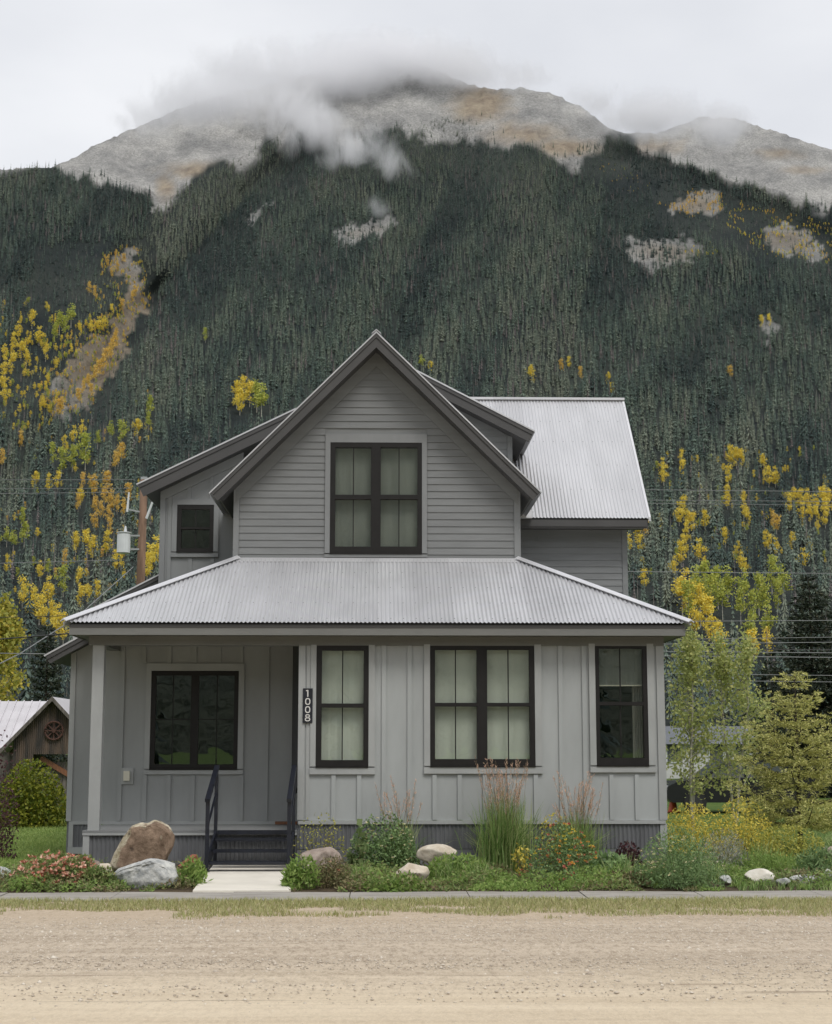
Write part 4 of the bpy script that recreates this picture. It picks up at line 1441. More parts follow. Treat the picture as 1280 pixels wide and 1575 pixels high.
# distinct aspens on the slope: (px, py of the crown centre, kind, height in photo pixels)
Yk, Ok, Lk = 'aspen_yellow', 'aspen_orange', 'aspen_lime'
ASPENS = {
    ('yellow aspen among dark conifers on the slope above the old shed', 'aspens on the slope above the shed'): [
        (113, 673, Yk), (126, 664, Yk), (99, 689, Yk), (211, 663, Yk), (54, 744, Yk), (74, 748, Yk), (89, 744, Yk), (123, 770, Yk), (116, 841, Yk, 34), (133, 842, Yk, 40), (142, 848, Yk, 36), (164, 841, Yk, 34),
        (186, 863, Yk, 36), (178, 868, Yk, 32), (231, 867, Yk, 44), (240, 856, Yk, 46), (226, 878, Yk, 40), (61, 881, Yk), (11, 873, Yk), (121, 896, Yk, 34), (74, 914, Yk, 40), (34, 918, Yk, 42), (44, 925, Yk, 42), (51, 934, Yk, 42), (60, 944, Yk, 42),
        (66, 952, Yk, 44), (78, 955, Yk, 44), (88, 960, Yk, 44), (97, 974, Yk, 44), (84, 975, Yk, 40), (123, 924, Yk, 34), (134, 918, Yk), (149, 913, Yk), (28, 511, Yk), (49, 494, Yk), (7, 546, Yk), (32, 543, Yk), (7, 568, Yk), (18, 560, Yk), (40, 556, Yk), (7, 610, Yk), (4, 590, Yk), (20, 530, Yk), (60, 520, Yk), (70, 545, Yk)],
    ('lime green aspen among dark conifers on the slope above the old shed', 'lime aspens on the slope above the shed'): [
        (131, 701, Lk, 52), (111, 710, Lk, 38), (94, 716, Lk, 42), (81, 704, Lk, 36), (186, 670, Lk, 36), (230, 630, Lk, 34), (228, 652, Lk, 30), (33, 799, Lk), (10, 830, Lk), (37, 827, Lk, 36), (20, 836, Lk), (73, 879, Lk), (97, 900, Lk, 44), (91, 501, Lk, 34), (109, 490, Lk, 34), (100, 505, Lk, 30), (316, 518, Lk, 22), (170, 668, Lk, 30), (150, 680, Lk, 26), (84, 515, Lk, 26)],
    ('orange aspen scattered in and below the gully at the left of the slope', 'orange aspens in the gully'): [
        (187, 700, Ok), (177, 713, Ok), (182, 706, Ok), (127, 746, Ok), (144, 753, Ok, 34), (164, 747, Ok, 32), (171, 776, Ok, 34), (160, 768, Ok), (180, 780, Ok), (197, 764, Ok, 30), (146, 783, Ok), (166, 796, Ok), (146, 808, Ok), (100, 864, Ok), (120, 778, Ok), (155, 790, Ok), (190, 786, Ok), (168, 816, Ok),
        (137, 446, Ok, 20), (145, 452, Ok, 20), (207, 452, Ok, 20), (203, 460, Ok, 20), (162, 553, Ok, 26), (158, 562, Ok, 26), (168, 545, Ok, 26), (176, 529, Ok, 26), (172, 538, Ok, 26), (151, 571, Ok, 26), (146, 578, Ok, 24), (178, 520, Ok, 24), (188, 473, Ok, 20), (172, 480, Yk, 20), (151, 501, Yk, 22), (123, 511, Yk, 22), (160, 498, Yk, 20), (140, 505, Yk, 20), (165, 405, Ok, 18), (180, 412, Ok, 18), (172, 422, Ok, 18), (190, 400, Ok, 16), (128, 600, Ok, 22), (120, 612, Ok, 22), (135, 590, Ok, 22), (140, 605, Ok, 22), (95, 625, Ok, 22), (3, 710, Ok), (32, 680, Ok), (90, 632, Ok)],
    ('golden aspen among dark conifers on the slope behind the rear wing', 'golden aspens on the slope behind the rear wing'): [
        (1020, 722, Yk), (1021, 735, Yk), (1049, 710, Yk), (1050, 725, Yk), (1125, 705, Yk, 30), (1133, 708, Yk, 30), (1141, 710, Yk, 30), (1121, 735, Yk), (1119, 756, Yk), (1119, 772, Yk), (1175, 717, Yk), (1183, 737, Yk, 30), (1193, 737, Yk, 30), (1145, 773, Yk), (1151, 800, Yk), (1145, 786, Yk), (1045, 795, Yk, 34), (1052, 787, Yk, 34), (1060, 808, Yk, 32), (1067, 809, Yk, 30), (1056, 826, Yk, 32), (1048, 857, Yk, 36), (1052, 842, Yk, 28), (1038, 875, Yk, 30), (1085, 804, Yk), (1076, 851, Yk, 34), (1085, 875, Yk), (1116, 830, Yk), (1214, 779, Yk, 30), (1223, 770, Yk, 30), (1243, 772, Yk, 32), (1255, 779, Yk, 30), (1268, 772, Yk, 36), (1276, 775, Yk, 36), (1236, 792, Yk, 30), (1257, 797, Yk, 30), (1271, 785, Yk, 30), (1247, 795, Yk), (1178, 836, Yk), (1194, 845, Yk), (1185, 840, Yk), (1219, 837, Yk), (1236, 863, Yk, 30), (1190, 804, Ok), (1141, 867, Yk), (1147, 877, Yk), (980, 823, Yk), (991, 815, Ok, 34), (986, 808, Ok, 30), (967, 841, Yk), (985, 841, Yk), (991, 895, Yk), (1195, 810, Ok), (1270, 800, Yk, 30), (1232, 772, Yk)],
    ('small yellow aspen high on the forested slope above the rear roof ridge', 'aspens above the rear roof ridge'): [
        (818, 580, Yk, 28), (864, 565, Ok, 20), (893, 578, Ok, 22), (936, 585, Yk, 20), (941, 600, Yk, 18), (875, 560, Yk, 18), (1172, 497, Yk, 20), (1184, 495, Yk, 20), (648, 560, Lk, 22), (662, 568, Yk, 20), (1124, 575, Ok, 20)],
    ('lime green aspen in the grove behind the slim green aspens', 'lime aspens of the grove behind the saplings'): [
        (1085, 905, Lk, 60), (1105, 912, Lk, 60), (1070, 912, Lk, 56), (1094, 925, Lk, 60), (1112, 930, Lk, 56), (1120, 908, Lk, 52), (1145, 915, Lk, 56), (1168, 922, Lk, 60), (1188, 892, Lk, 56), (1160, 945, Lk, 54), (1205, 905, Lk, 52), (1178, 935, Lk, 56), (1156, 980, Lk, 56), (1140, 940, Lk, 50), (1060, 935, Lk, 60), (1182, 968, Lk, 50), (1196, 925, Lk, 50)],
    ('yellow aspen in the grove behind the slim green aspens', 'yellow aspens of the grove behind the saplings'): [
        (1056, 915, Yk, 58), (1050, 925, Yk, 54), (1078, 940, Yk, 60), (1088, 955, Yk, 56), (1096, 972, Yk, 56), (1070, 958, Yk, 50), (1108, 990, Yk, 50), (1160, 1000, Yk, 46), (1182, 996, Yk, 44)],
    ('yellow and lime aspen in the lone clump above the left dormer roof', 'lone aspen clump above the dormer'): [
        (364, 612, Yk, 40), (374, 606, Yk, 40), (384, 610, Yk, 38), (395, 616, Lk, 44), (402, 622, Lk, 46), (369, 622, Yk, 40)]}

def place_label(lab, px, py):
    """says between which overhead cables a tree on the slope stands"""
    if 'lone clump' in lab or 'ridge' in lab or 'grove' in lab:
        return lab
    kind = lab.split(' among')[0].split(' scattered')[0].split(' on the')[0]
    if px < 600:
        if py < 600: return kind + ' high beside the open gully on the left slope'
        if py < 737: return kind + ' on the slope above the topmost cable at the pole'
        if py < 800: return kind + ' on the slope just below the thin cables at the pole'
        if py < 866: return kind + ' on the slope just above the transformer cable'
        return kind + ' on the slope below the transformer cable'
    side = 'near the right picture edge' if px > 1165 else ('close to the rear wing' if px < 1070 else 'above the green aspens')
    if py < 753: return kind + ' over the topmost cable, ' + side
    if py < 800: return kind + ' around the three upper cables, ' + side
    if py < 880: return kind + ' above the single lower cable, ' + side
    return kind + ' below the single lower cable, ' + side


# forest points
fx, fy = [], []
py = 1108.0
r_ = np.random.default_rng(77)
while py > 190:
    d0 = 650 + 5200 * (YH - py) / F
    hpx = F * np.interp(py, [200, 420, 700, 1000], [14.5, 16.5, 19, 20]) / d0
    step_x, step_y = 0.30 * hpx, 0.25 * hpx
    n = int(1660 / step_x)
    fx.append(-190 + (np.arange(n) + r_.uniform(-.5, .5, n)) * step_x)
    fy.append(np.full(n, py) + r_.uniform(-.5, .5, n) * step_y)
    py -= step_y
fx, fy = np.concatenate(fx), np.concatenate(fy)
nz = fbm(fx / 15, fy / 15, 3, 33)
keep = fy > np.interp(fx, TREE_X, TREE_Y) + (fbm(fx / 34, fy / 70, 3, 3) - .5) * 74 - (r_.random(len(fx)) < .2) * r_.uniform(0, 30, len(fx))
for P_ in CLEAR_POLY:
    jn = fbm(fx / 18, fy / 18, 4, 21)
    inside = in_poly(fx + (jn - .5) * 46, fy + (nz - .5) * 30, P_)
    keep &= ~(inside & (r_.random(len(fx)) > 0.36))
small = np.ones(len(fx))
for P_ in SPARSE_POLY:
    inside = in_poly(fx, fy, P_)
    keep &= ~(inside & (r_.random(len(fx)) < 0.35))
    small = np.where(inside, .62, small)
# isolated groves above the tree line
for cx_, cy_, rx_, ry_, n in ((388, 232, 34, 8, 70), (690, 196, 62, 12, 150), (955, 226, 50, 10, 110), (1065, 238, 34, 6, 40), (640, 215, 30, 5, 20), (905, 232, 20, 8, 24), (1020, 392, 40, 8, 26)):
    fx = np.concatenate([fx, cx_ + r_.normal(0, rx_ * .5, n)]); fy = np.concatenate([fy, cy_ + r_.normal(0, ry_ * .6, n)])
    keep = np.concatenate([keep, np.ones(n, bool)]); small = np.concatenate([small, np.full(n, .8)])
aspen_list = []
for (lab, grp), lst in ASPENS.items():
    for e in lst:
        h = e[3] if len(e) > 3 else 28
        aspen_list.append((e[0], e[1], e[2], h, lab, grp))
for px, py, kd, h, lab, grp in aspen_list:
    keep &= ~((np.abs(fx - px) < h * .26) & (fy > py + h * .12) & (fy < py + h * .85))
sky_line = np.interp(fx, SKY_X, SKY_Y)
keep &= fy > sky_line + 1
fx, fy, small = fx[keep], fy[keep], small[keep]
fd = mountain_depth(fx, fy)
FP = at_np(fx, fy, fd)
hgt = (np.where(r_.random(len(fx)) < .1, r_.uniform(1.2, 1.6, len(fx)), r_.uniform(.45, 1.2, len(fx))) * np.interp(fy, [200, 420, 700, 1000], [13, 15.5, 18.5, 20]) * small * np.clip(1.25 - (np.clip(330 - fy, 0, 120)) / 240, .6, 1.2)) * (0.8 + .4 * fbm(fx / 40, fy / 40, 3, 5))
rk = r_.random(len(fx)); dead = .05 + .16 * np.clip(fbm(fx / 45, fy / 70, 3, 19) - .45, 0, 1) * 3
kd_ = np.where(rk < dead * .4, 5, np.where(rk < dead, 6, r_.integers(0, 5, len(fx))))
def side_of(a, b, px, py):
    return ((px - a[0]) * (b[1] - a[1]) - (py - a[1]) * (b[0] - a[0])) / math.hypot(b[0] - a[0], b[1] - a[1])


def gully_shade(line, px, py, left, reach):
    """painted shade: darker tone on one side of a gully line, lighter on the other"""
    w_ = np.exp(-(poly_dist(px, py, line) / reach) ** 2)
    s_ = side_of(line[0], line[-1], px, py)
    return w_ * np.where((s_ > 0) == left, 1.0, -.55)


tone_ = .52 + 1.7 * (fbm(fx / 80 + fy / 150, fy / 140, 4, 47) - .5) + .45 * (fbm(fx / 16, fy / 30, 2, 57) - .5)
tone_ -= .42 * gully_shade([(450, 235), (330, 352), (262, 430), (226, 465)], fx, fy, True, 62)  # shaded spur and gully faces painted into the tree tone
tone_ -= .34 * gully_shade([(248, 300), (226, 350), (205, 400)], fx, fy, False, 55)
tone_ -= .26 * gully_shade([(1020, 250), (1150, 300), (1290, 352)], fx, fy, False, 50)
tone_ -= .22 * gully_shade([(700, 240), (610, 420), (560, 640)], fx, fy, True, 80)
tone_ -= .22 * gully_shade([(930, 300), (890, 520), (840, 760)], fx, fy, True, 90)
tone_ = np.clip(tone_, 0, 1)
# the 300 conifers that show largest, each a tree of its own
aspen_zone = (fx > 1040) & (fx < 1215) & (fy > 900)
clear = ((fx < 238) | ((fx > 975) & ~aspen_zone)) & (fx > -5) & (fx < 1285) & (fy > 640) & (fy < 1000) & (kd_ < 5)
score = np.where(clear, hgt / fd, 0)
big = np.argsort(-score)[:300]
is_big = np.zeros(len(fx), bool); is_big[big] = True
for i in big:
    o = bpy.data.objects.new('slope_conifer', conifer_meshes[int(kd_[i])])
    COL.objects.link(o)
    o.location = FP[i]
    o.rotation_euler = (0, 0, r_.uniform(0, 6.28))
    s = float(hgt[i]); o.scale = (s * 1.1, s * 1.1, s)
    left = fx[i] < 600
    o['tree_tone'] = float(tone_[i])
    tag(o, place_label('dark slope spruce', fx[i], fy[i] - F * hgt[i] / fd[i] * .5), 'tree',
        'spruces on the slope behind the utility pole' if left else 'spruces on the slope behind the rear wing')
for px, py, kd, h, lab, grp in aspen_list:
    base = py + h * .42
    d0 = float(mountain_depth(np.array([px * 1.0]), np.array([base]))[0])
    p = at(px, base, d0)
    me = aspen_meshes[kd][rng.integers(3)]
    o = bpy.data.objects.new('slope_aspen', me)
    COL.objects.link(o)
    o.location = p
    s = h * 1.12 * d0 / F
    wv = rng.uniform(.75, 1.15)
    o.scale = (s * wv, s * wv, s)
    o.rotation_euler = (0, 0, rng.uniform(0, 6.28))
    tag(o, place_label(lab, px, py), 'tree', grp)


def scatter(name, pts, scl, rot, kind, tone, coll):
    me = make_mesh(name, pts, [])
    for nm, arr, tp in (('tree_scale', scl, 'FLOAT'), ('tree_turn', rot, 'FLOAT'), ('tree_kind', kind, 'INT'), ('tree_tone', tone, 'FLOAT')):
        a = me.attributes.new(nm, tp, 'POINT')
        a.data.foreach_set('value', np.asarray(arr, np.int32 if tp == 'INT' else np.float32))
    o = bpy.data.objects.new(name, me)
    COL.objects.link(o)
    ng = bpy.data.node_groups.new(name + '_nodes', 'GeometryNodeTree')
    ng.interface.new_socket('Geometry', in_out='INPUT', socket_type='NodeSocketGeometry')
    ng.interface.new_socket('Geometry', in_out='OUTPUT', socket_type='NodeSocketGeometry')
    N, L = ng.nodes, ng.links
    gi, go = N.new('NodeGroupInput'), N.new('NodeGroupOutput')
    ci = N.new('GeometryNodeCollectionInfo')
    ci.inputs['Collection'].default_value = coll
    ci.inputs['Separate Children'].default_value = True
    ci.inputs['Reset Children'].default_value = True
    ip = N.new('GeometryNodeInstanceOnPoints')
    ip.inputs['Pick Instance'].default_value = True

    def attr(nm, tp):
        n = N.new('GeometryNodeInputNamedAttribute')
        n.data_type = tp
        n.inputs['Name'].default_value = nm
        return n.outputs['Attribute']
    cx = N.new('ShaderNodeCombineXYZ')
    L.new(attr('tree_turn', 'FLOAT'), cx.inputs['Z'])
    L.new(gi.outputs[0], ip.inputs['Points'])
    L.new(ci.outputs['Instances'], ip.inputs['Instance'])
    L.new(attr('tree_kind', 'INT'), ip.inputs['Instance Index'])
    L.new(cx.outputs['Vector'], ip.inputs['Rotation'])
    L.new(attr('tree_scale', 'FLOAT'), ip.inputs['Scale'])
    L.new(ip.outputs['Instances'], go.inputs[0])
    md = o.modifiers.new('scatter', 'NODES')
    md.node_group = ng
    return o


rest = ~is_big
# low aspen scrub in the clearings
sx_, sy_, sk_, ss_ = [], [], [], []
names_sorted = sorted(o.name for o in kinds)
kind_index = {o.name: names_sorted.index(o.name) for o in kinds}
con_idx = np.array([kind_index[o.name] for o in kinds[:7]])


def thicket(poly, n, names, smin, smax):
    xs_ = [p[0] for p in poly]; ys_ = [p[1] for p in poly]
    x_ = r_.uniform(min(xs_), max(xs_), n); y_ = r_.uniform(min(ys_), max(ys_), n)
    k_ = in_poly(x_, y_, poly) & (fbm(x_ / 14, y_ / 10, 3, 90) > .46)
    x_, y_ = x_[k_], y_[k_]
    sx_.append(x_); sy_.append(y_)
    ids = [i for nm in names for i in [kind_index['slope_%s_%s' % (nm, c)] for c in 'abc']]
    sk_.append(np.array(ids)[r_.integers(0, len(ids), len(x_))])
    ss_.append(r_.uniform(smin, smax, len(x_)))


thicket([(160, 385), (215, 375), (235, 470), (150, 530), (128, 500), (150, 440)], 800, [Ok, Yk, Lk], 3, 8)
thicket([(120, 500), (215, 470), (190, 560), (130, 640), (60, 650), (70, 560)], 750, [Yk, Ok, Lk], 3.5, 8)
thicket([(60, 640), (230, 600), (240, 900), (0, 960), (-10, 700)], 260, [Yk, Lk, Ok], 5, 10)
thicket([(985, 700), (1290, 690), (1290, 880), (985, 890)], 220, [Yk, Yk, Lk], 5, 10)
thicket([(60, 560), (190, 500), (150, 640), (60, 660)], 260, [Ok, Yk, Lk], 3, 7)
thicket([(1010, 315), (1060, 292), (1115, 300), (1112, 330), (1060, 336)], 380, [Ok], 3, 7)
thicket([(1100, 300), (1290, 350), (1290, 410), (1180, 395), (1120, 350)], 900, [Ok, Yk, Lk], 3, 7)
thicket([(890, 240), (960, 250), (1010, 290), (960, 300)], 120, [Lk, Ok], 2, 4)
thicket([(1050, 385), (1105, 372), (1105, 392), (1060, 400)], 60, [Lk, Yk], 3, 6)
thicket([(-20, 460), (80, 470), (125, 560), (60, 670), (-20, 680)], 420, [Yk, Yk, Lk], 6, 12)
sx_, sy_ = np.concatenate(sx_), np.concatenate(sy_)
SP = at_np(sx_, sy_, mountain_depth(sx_, sy_))
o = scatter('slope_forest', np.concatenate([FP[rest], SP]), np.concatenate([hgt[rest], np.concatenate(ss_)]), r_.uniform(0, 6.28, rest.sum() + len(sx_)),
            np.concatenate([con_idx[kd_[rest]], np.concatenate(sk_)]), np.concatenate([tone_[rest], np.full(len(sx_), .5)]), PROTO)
tag(o, 'dense dark spruce forest covering the mountain behind the house', 'forest', kind='stuff')
print('forest', rest.sum(), len(sx_))

# a forested hill across the valley, behind the viewer: the windows mirror it
hx_ = np.linspace(-1600, 1600, 120); ht = np.linspace(0, 1, 30)
HX, HT = np.meshgrid(hx_, ht)
HY = -420 - 900 * HT
HZ = -2 + (265 + 60 * fbm(HX / 300, HT * 0 + 1, 4, 2)) * HT ** .8 + 6 * (fbm(HX / 20, HY / 20, 3, 4) - .5)
ii = np.arange(HX.size).reshape(HX.shape)
hill = obj('hill', np.stack([HX, HY, HZ], -1).reshape(-1, 3), np.stack([ii[:-1, :-1], ii[1:, :-1], ii[1:, 1:], ii[:-1, 1:]], -1).reshape(-1, 4),
           mat('wooded_hillside', (0.022, 0.032, 0.02), .95, col2=(0.05, 0.06, 0.035), vscale=(.03, .03, .03), bump=1, bscale=.15, bdist=8), smooth=True)
tag(hill, kind='structure')

# ------------------------------------------------------------------ plants: builders
M['foliage_green'] = leaf_mat('green_garden_leaves', [(0.11, 0.18, 0.05), (0.19, 0.27, 0.08), (0.28, 0.35, 0.12), (0.16, 0.22, 0.08), (0.34, 0.34, 0.14), (0.22, 0.2, 0.1)], trans=0.3)
M['foliage_dark'] = leaf_mat('dark_green_leaves', [(0.109, 0.186, 0.076), (0.184, 0.289, 0.107), (0.259, 0.361, 0.153), (0.153, 0.231, 0.101)], trans=0.25)
M['foliage_lime'] = leaf_mat('yellow_green_leaves', [(0.296, 0.322, 0.074), (0.441, 0.441, 0.094), (0.583, 0.531, 0.127), (0.224, 0.263, 0.068)], trans=0.35)
M['foliage_yellow'] = leaf_mat('yellow_leaves', [(0.681, 0.564, 0.111), (0.892, 0.73, 0.144), (0.54, 0.495, 0.115), (0.332, 0.361, 0.083)], trans=0.35)
M['foliage_fresh'] = leaf_mat('fresh_green_leaves', [(0.16, 0.26, 0.06), (0.24, 0.36, 0.09), (0.34, 0.44, 0.13), (0.20, 0.30, 0.08)], trans=0.4)
M['foliage_purple'] = leaf_mat('dark_purple_leaves', [(0.072, 0.029, 0.035), (0.112, 0.048, 0.056), (0.08, 0.064, 0.048)], trans=0.2)
M['foliage_gray'] = leaf_mat('gray_green_leaves', [(0.237, 0.285, 0.19), (0.362, 0.393, 0.298), (0.303, 0.272, 0.303)], trans=0.2)
M['foliage_olive'] = leaf_mat('olive_brown_leaves', [(0.188, 0.163, 0.079), (0.264, 0.23, 0.112), (0.136, 0.17, 0.069), (0.297, 0.195, 0.128)], trans=0.2)
M['grass_blade'] = leaf_mat('green_grass_blades', [(0.118, 0.215, 0.059), (0.207, 0.324, 0.09), (0.337, 0.434, 0.162), (0.442, 0.481, 0.228)], trans=0.3)
M['lawn_blade'] = leaf_mat('lawn_blades', [(0.189, 0.29, 0.072), (0.275, 0.377, 0.102), (0.377, 0.45, 0.145)], trans=0.3)
M['verge_blade'] = leaf_mat('dry_verge_blades', [(0.28, 0.32, 0.11), (0.40, 0.40, 0.17), (0.48, 0.43, 0.23), (0.22, 0.27, 0.09), (0.56, 0.50, 0.30)], trans=0.25)
M['plume'] = leaf_mat('tan_pink_plumes', [(0.614, 0.4, 0.301), (0.76, 0.512, 0.398), (0.546, 0.415, 0.266)], trans=0.3)
M['stem'] = mat('plant_stems', (0.16, 0.13, 0.06), .8)
M['petal_white'] = leaf_mat('cream_petals', [(0.70, 0.66, 0.42), (0.62, 0.56, 0.25), (0.72, 0.70, 0.58)], trans=0.2)
M['petal_peach'] = leaf_mat('peach_petals', [(0.74, 0.42, 0.29), (0.78, 0.55, 0.42), (0.72, 0.36, 0.25), (0.58, 0.13, 0.1), (0.8, 0.62, 0.48)], trans=0.2)
M['petal_red'] = leaf_mat('coral_petals', [(0.52, 0.13, 0.11), (0.58, 0.20, 0.16), (0.55, 0.26, 0.10)], trans=0.2)
M['petal_orange'] = leaf_mat('orange_petals', [(0.66, 0.36, 0.05), (0.68, 0.27, 0.08), (0.70, 0.50, 0.08)], trans=0.2)
M['petal_yellow'] = leaf_mat('yellow_petals', [(0.66, 0.50, 0.05), (0.58, 0.52, 0.08)], trans=0.2)
M['bark'] = mat('brown_bark', (0.055, 0.042, 0.032), .9, var=.35, vscale=(14, 14, 4), bump=.5, bscale=40, bdist=.01)


def gp(px, py, z=0.03):
    Yp = ground_y(py, z)
    if 100 < px < 1030:
        Yp = min(Yp, 24.75)                                  # stays in front of the house
    return Vector((X(px, Yp, py), Yp, z))


def multi(name, label, cat, base, parts, group=None):
    """a plant: Empty at its base with one mesh per part, or one mesh if there is only one"""
    t = thing(name, label, cat, base, group)
    for pn, V, Fc, mm in parts:
        obj(pn, V, Fc, mm, t)
    return t


def blob_points(r, c, rad, n, clumps=14, tight=.34, flat=0.0):
    """points gathered in clumps inside an ellipsoid sitting on its base"""
    dirs = r.normal(size=(clumps, 3)); dirs /= np.linalg.norm(dirs, axis=1, keepdims=True)
    rr = r.uniform(.35, .85, clumps) ** .7
    cc = dirs * rr[:, None]
    cc[:, 2] = np.abs(cc[:, 2]) if flat == 0 else cc[:, 2]
    idx = r.integers(0, clumps, n)
    p = cc[idx] + r.normal(0, tight, (n, 3)) * np.array([1, 1, .8])
    l = np.linalg.norm(p, axis=1)
    p = p / np.maximum(1, l / 1.06)[:, None]
    if flat == 0:
        p[:, 2] = np.abs(p[:, 2])
    return np.array(c) + p * np.array(rad)


def stems_mesh(r, base, tops, rad=.006):
    mb = MB()
    for t in tops:
        b0 = Vector(base) + Vector((r.normal(0, .04), r.normal(0, .04), -.02))
        mid = (b0 + Vector(t)) / 2 + Vector((r.normal(0, .03), r.normal(0, .03), .02))
        mb.tube([b0, mid, Vector(t)], [rad, rad * .8, rad * .4], 4, cap=False)
    return np.array(mb.v), mb.f


def bush(name, label, px, py, w, h, leafm, seed, n=1800, L=.05, W=.026, flowers=None, cat='shrub', deep=1.0, z0=0.03, clumps=16, group=None, up=.3):
    """w, h in photo pixels at the depth of its base row"""
    r = np.random.default_rng(seed)
    b = gp(px, py, z0)
    k = b.y / F
    rad = (w * k / 2, w * k / 2 * deep, h * k)
    P_ = blob_points(r, b, rad, n, clumps)
    V, Fc = leaf_quads(P_, r.uniform(.7, 1.3, n) * L, r.uniform(.7, 1.3, n) * W, r, up=up)
    tops = P_[r.integers(0, n, 14)]
    sv, sf = stems_mesh(r, b, tops)
    parts = [('foliage', V, Fc, leafm), ('stems', sv, sf, M['stem'])]
    if flowers:
        for fm, fn, fs, zmin in flowers:
            Q = blob_points(r, b, (rad[0] * 1.03, rad[1] * 1.03, rad[2] * 1.04), fn * 6, clumps)
            l = np.linalg.norm((Q - np.array(b)) / np.array(rad), axis=1)
            Q = Q[(l > .72) & (Q[:, 2] > b.z + rad[2] * zmin)][:fn]
            if not len(Q):
                continue
            Q2 = np.repeat(Q, 7, 0)
            Dr = r.normal(size=(len(Q2), 3)); Dr[:, 2] = np.abs(Dr[:, 2]) * .6; Dr[:, 1] -= .35
            fv, ff = leaf_quads(Q2, fs, fs * .7, r, D=Dr)
            parts.append(('flowers', fv, ff, fm))
    return multi(name, label, cat, b, parts, group)


def feather_grass(name, label, px, py, leaf_top, plume_top, spread, seed, n=420, n_st=48, plume=True):
    r = np.random.default_rng(seed)
    b = gp(px, py)
    k = b.y / F
    hl, hp, sp = (py - leaf_top) * k, (py - plume_top) * k, spread * k
    base = np.array(b) + np.stack([r.normal(0, sp * .22, n), r.normal(0, sp * .22, n), np.zeros(n)], 1)
    V, Fc = blades(base, r.uniform(.6, 1.15, n) * hl * 1.05, np.where(r.random(n) < .25, r.uniform(.4, .8, n), r.uniform(.05, .35, n)), .015, r, segs=4, curl=.75)
    parts = [('leaves', V, Fc, M['grass_blade'])]
    mb = MB()
    PP, DD = [], []
    for i in range(n_st):
        a = r.uniform(0, 6.28); l = sp * r.uniform(.05, .62)
        b0 = Vector(b) + Vector((r.normal(0, sp * .15), r.normal(0, sp * .15), 0))
        hh = hp * r.uniform(.62, 1.0)
        tip = b0 + Vector((math.cos(a) * l, math.sin(a) * l, hh))
        mid = b0 + Vector((math.cos(a) * l * .35, math.sin(a) * l * .35, hh * .55))
        mb.tube([b0, mid, tip], [.0032, .0028, .0018], 3, cap=False)
        d = (tip - mid).normalized()
        for j in range(26):
            t = r.uniform(0, 1)
            PP.append(tip - d * (t * hh * .24) + Vector((r.normal(0, .006), r.normal(0, .006), 0)))
            DD.append(Vector((d.x + r.normal(0, .35), d.y + r.normal(0, .35), d.z * .9)))
    parts.append(('stalks', np.array(mb.v), mb.f, M['stem']))
    if plume:
        V, Fc = leaf_quads(np.array(PP), .05, .009, r, D=np.array(DD))
        parts.append(('plumes', V, Fc, M['plume']))
    return multi(name, label, 'grass clump', b, parts)


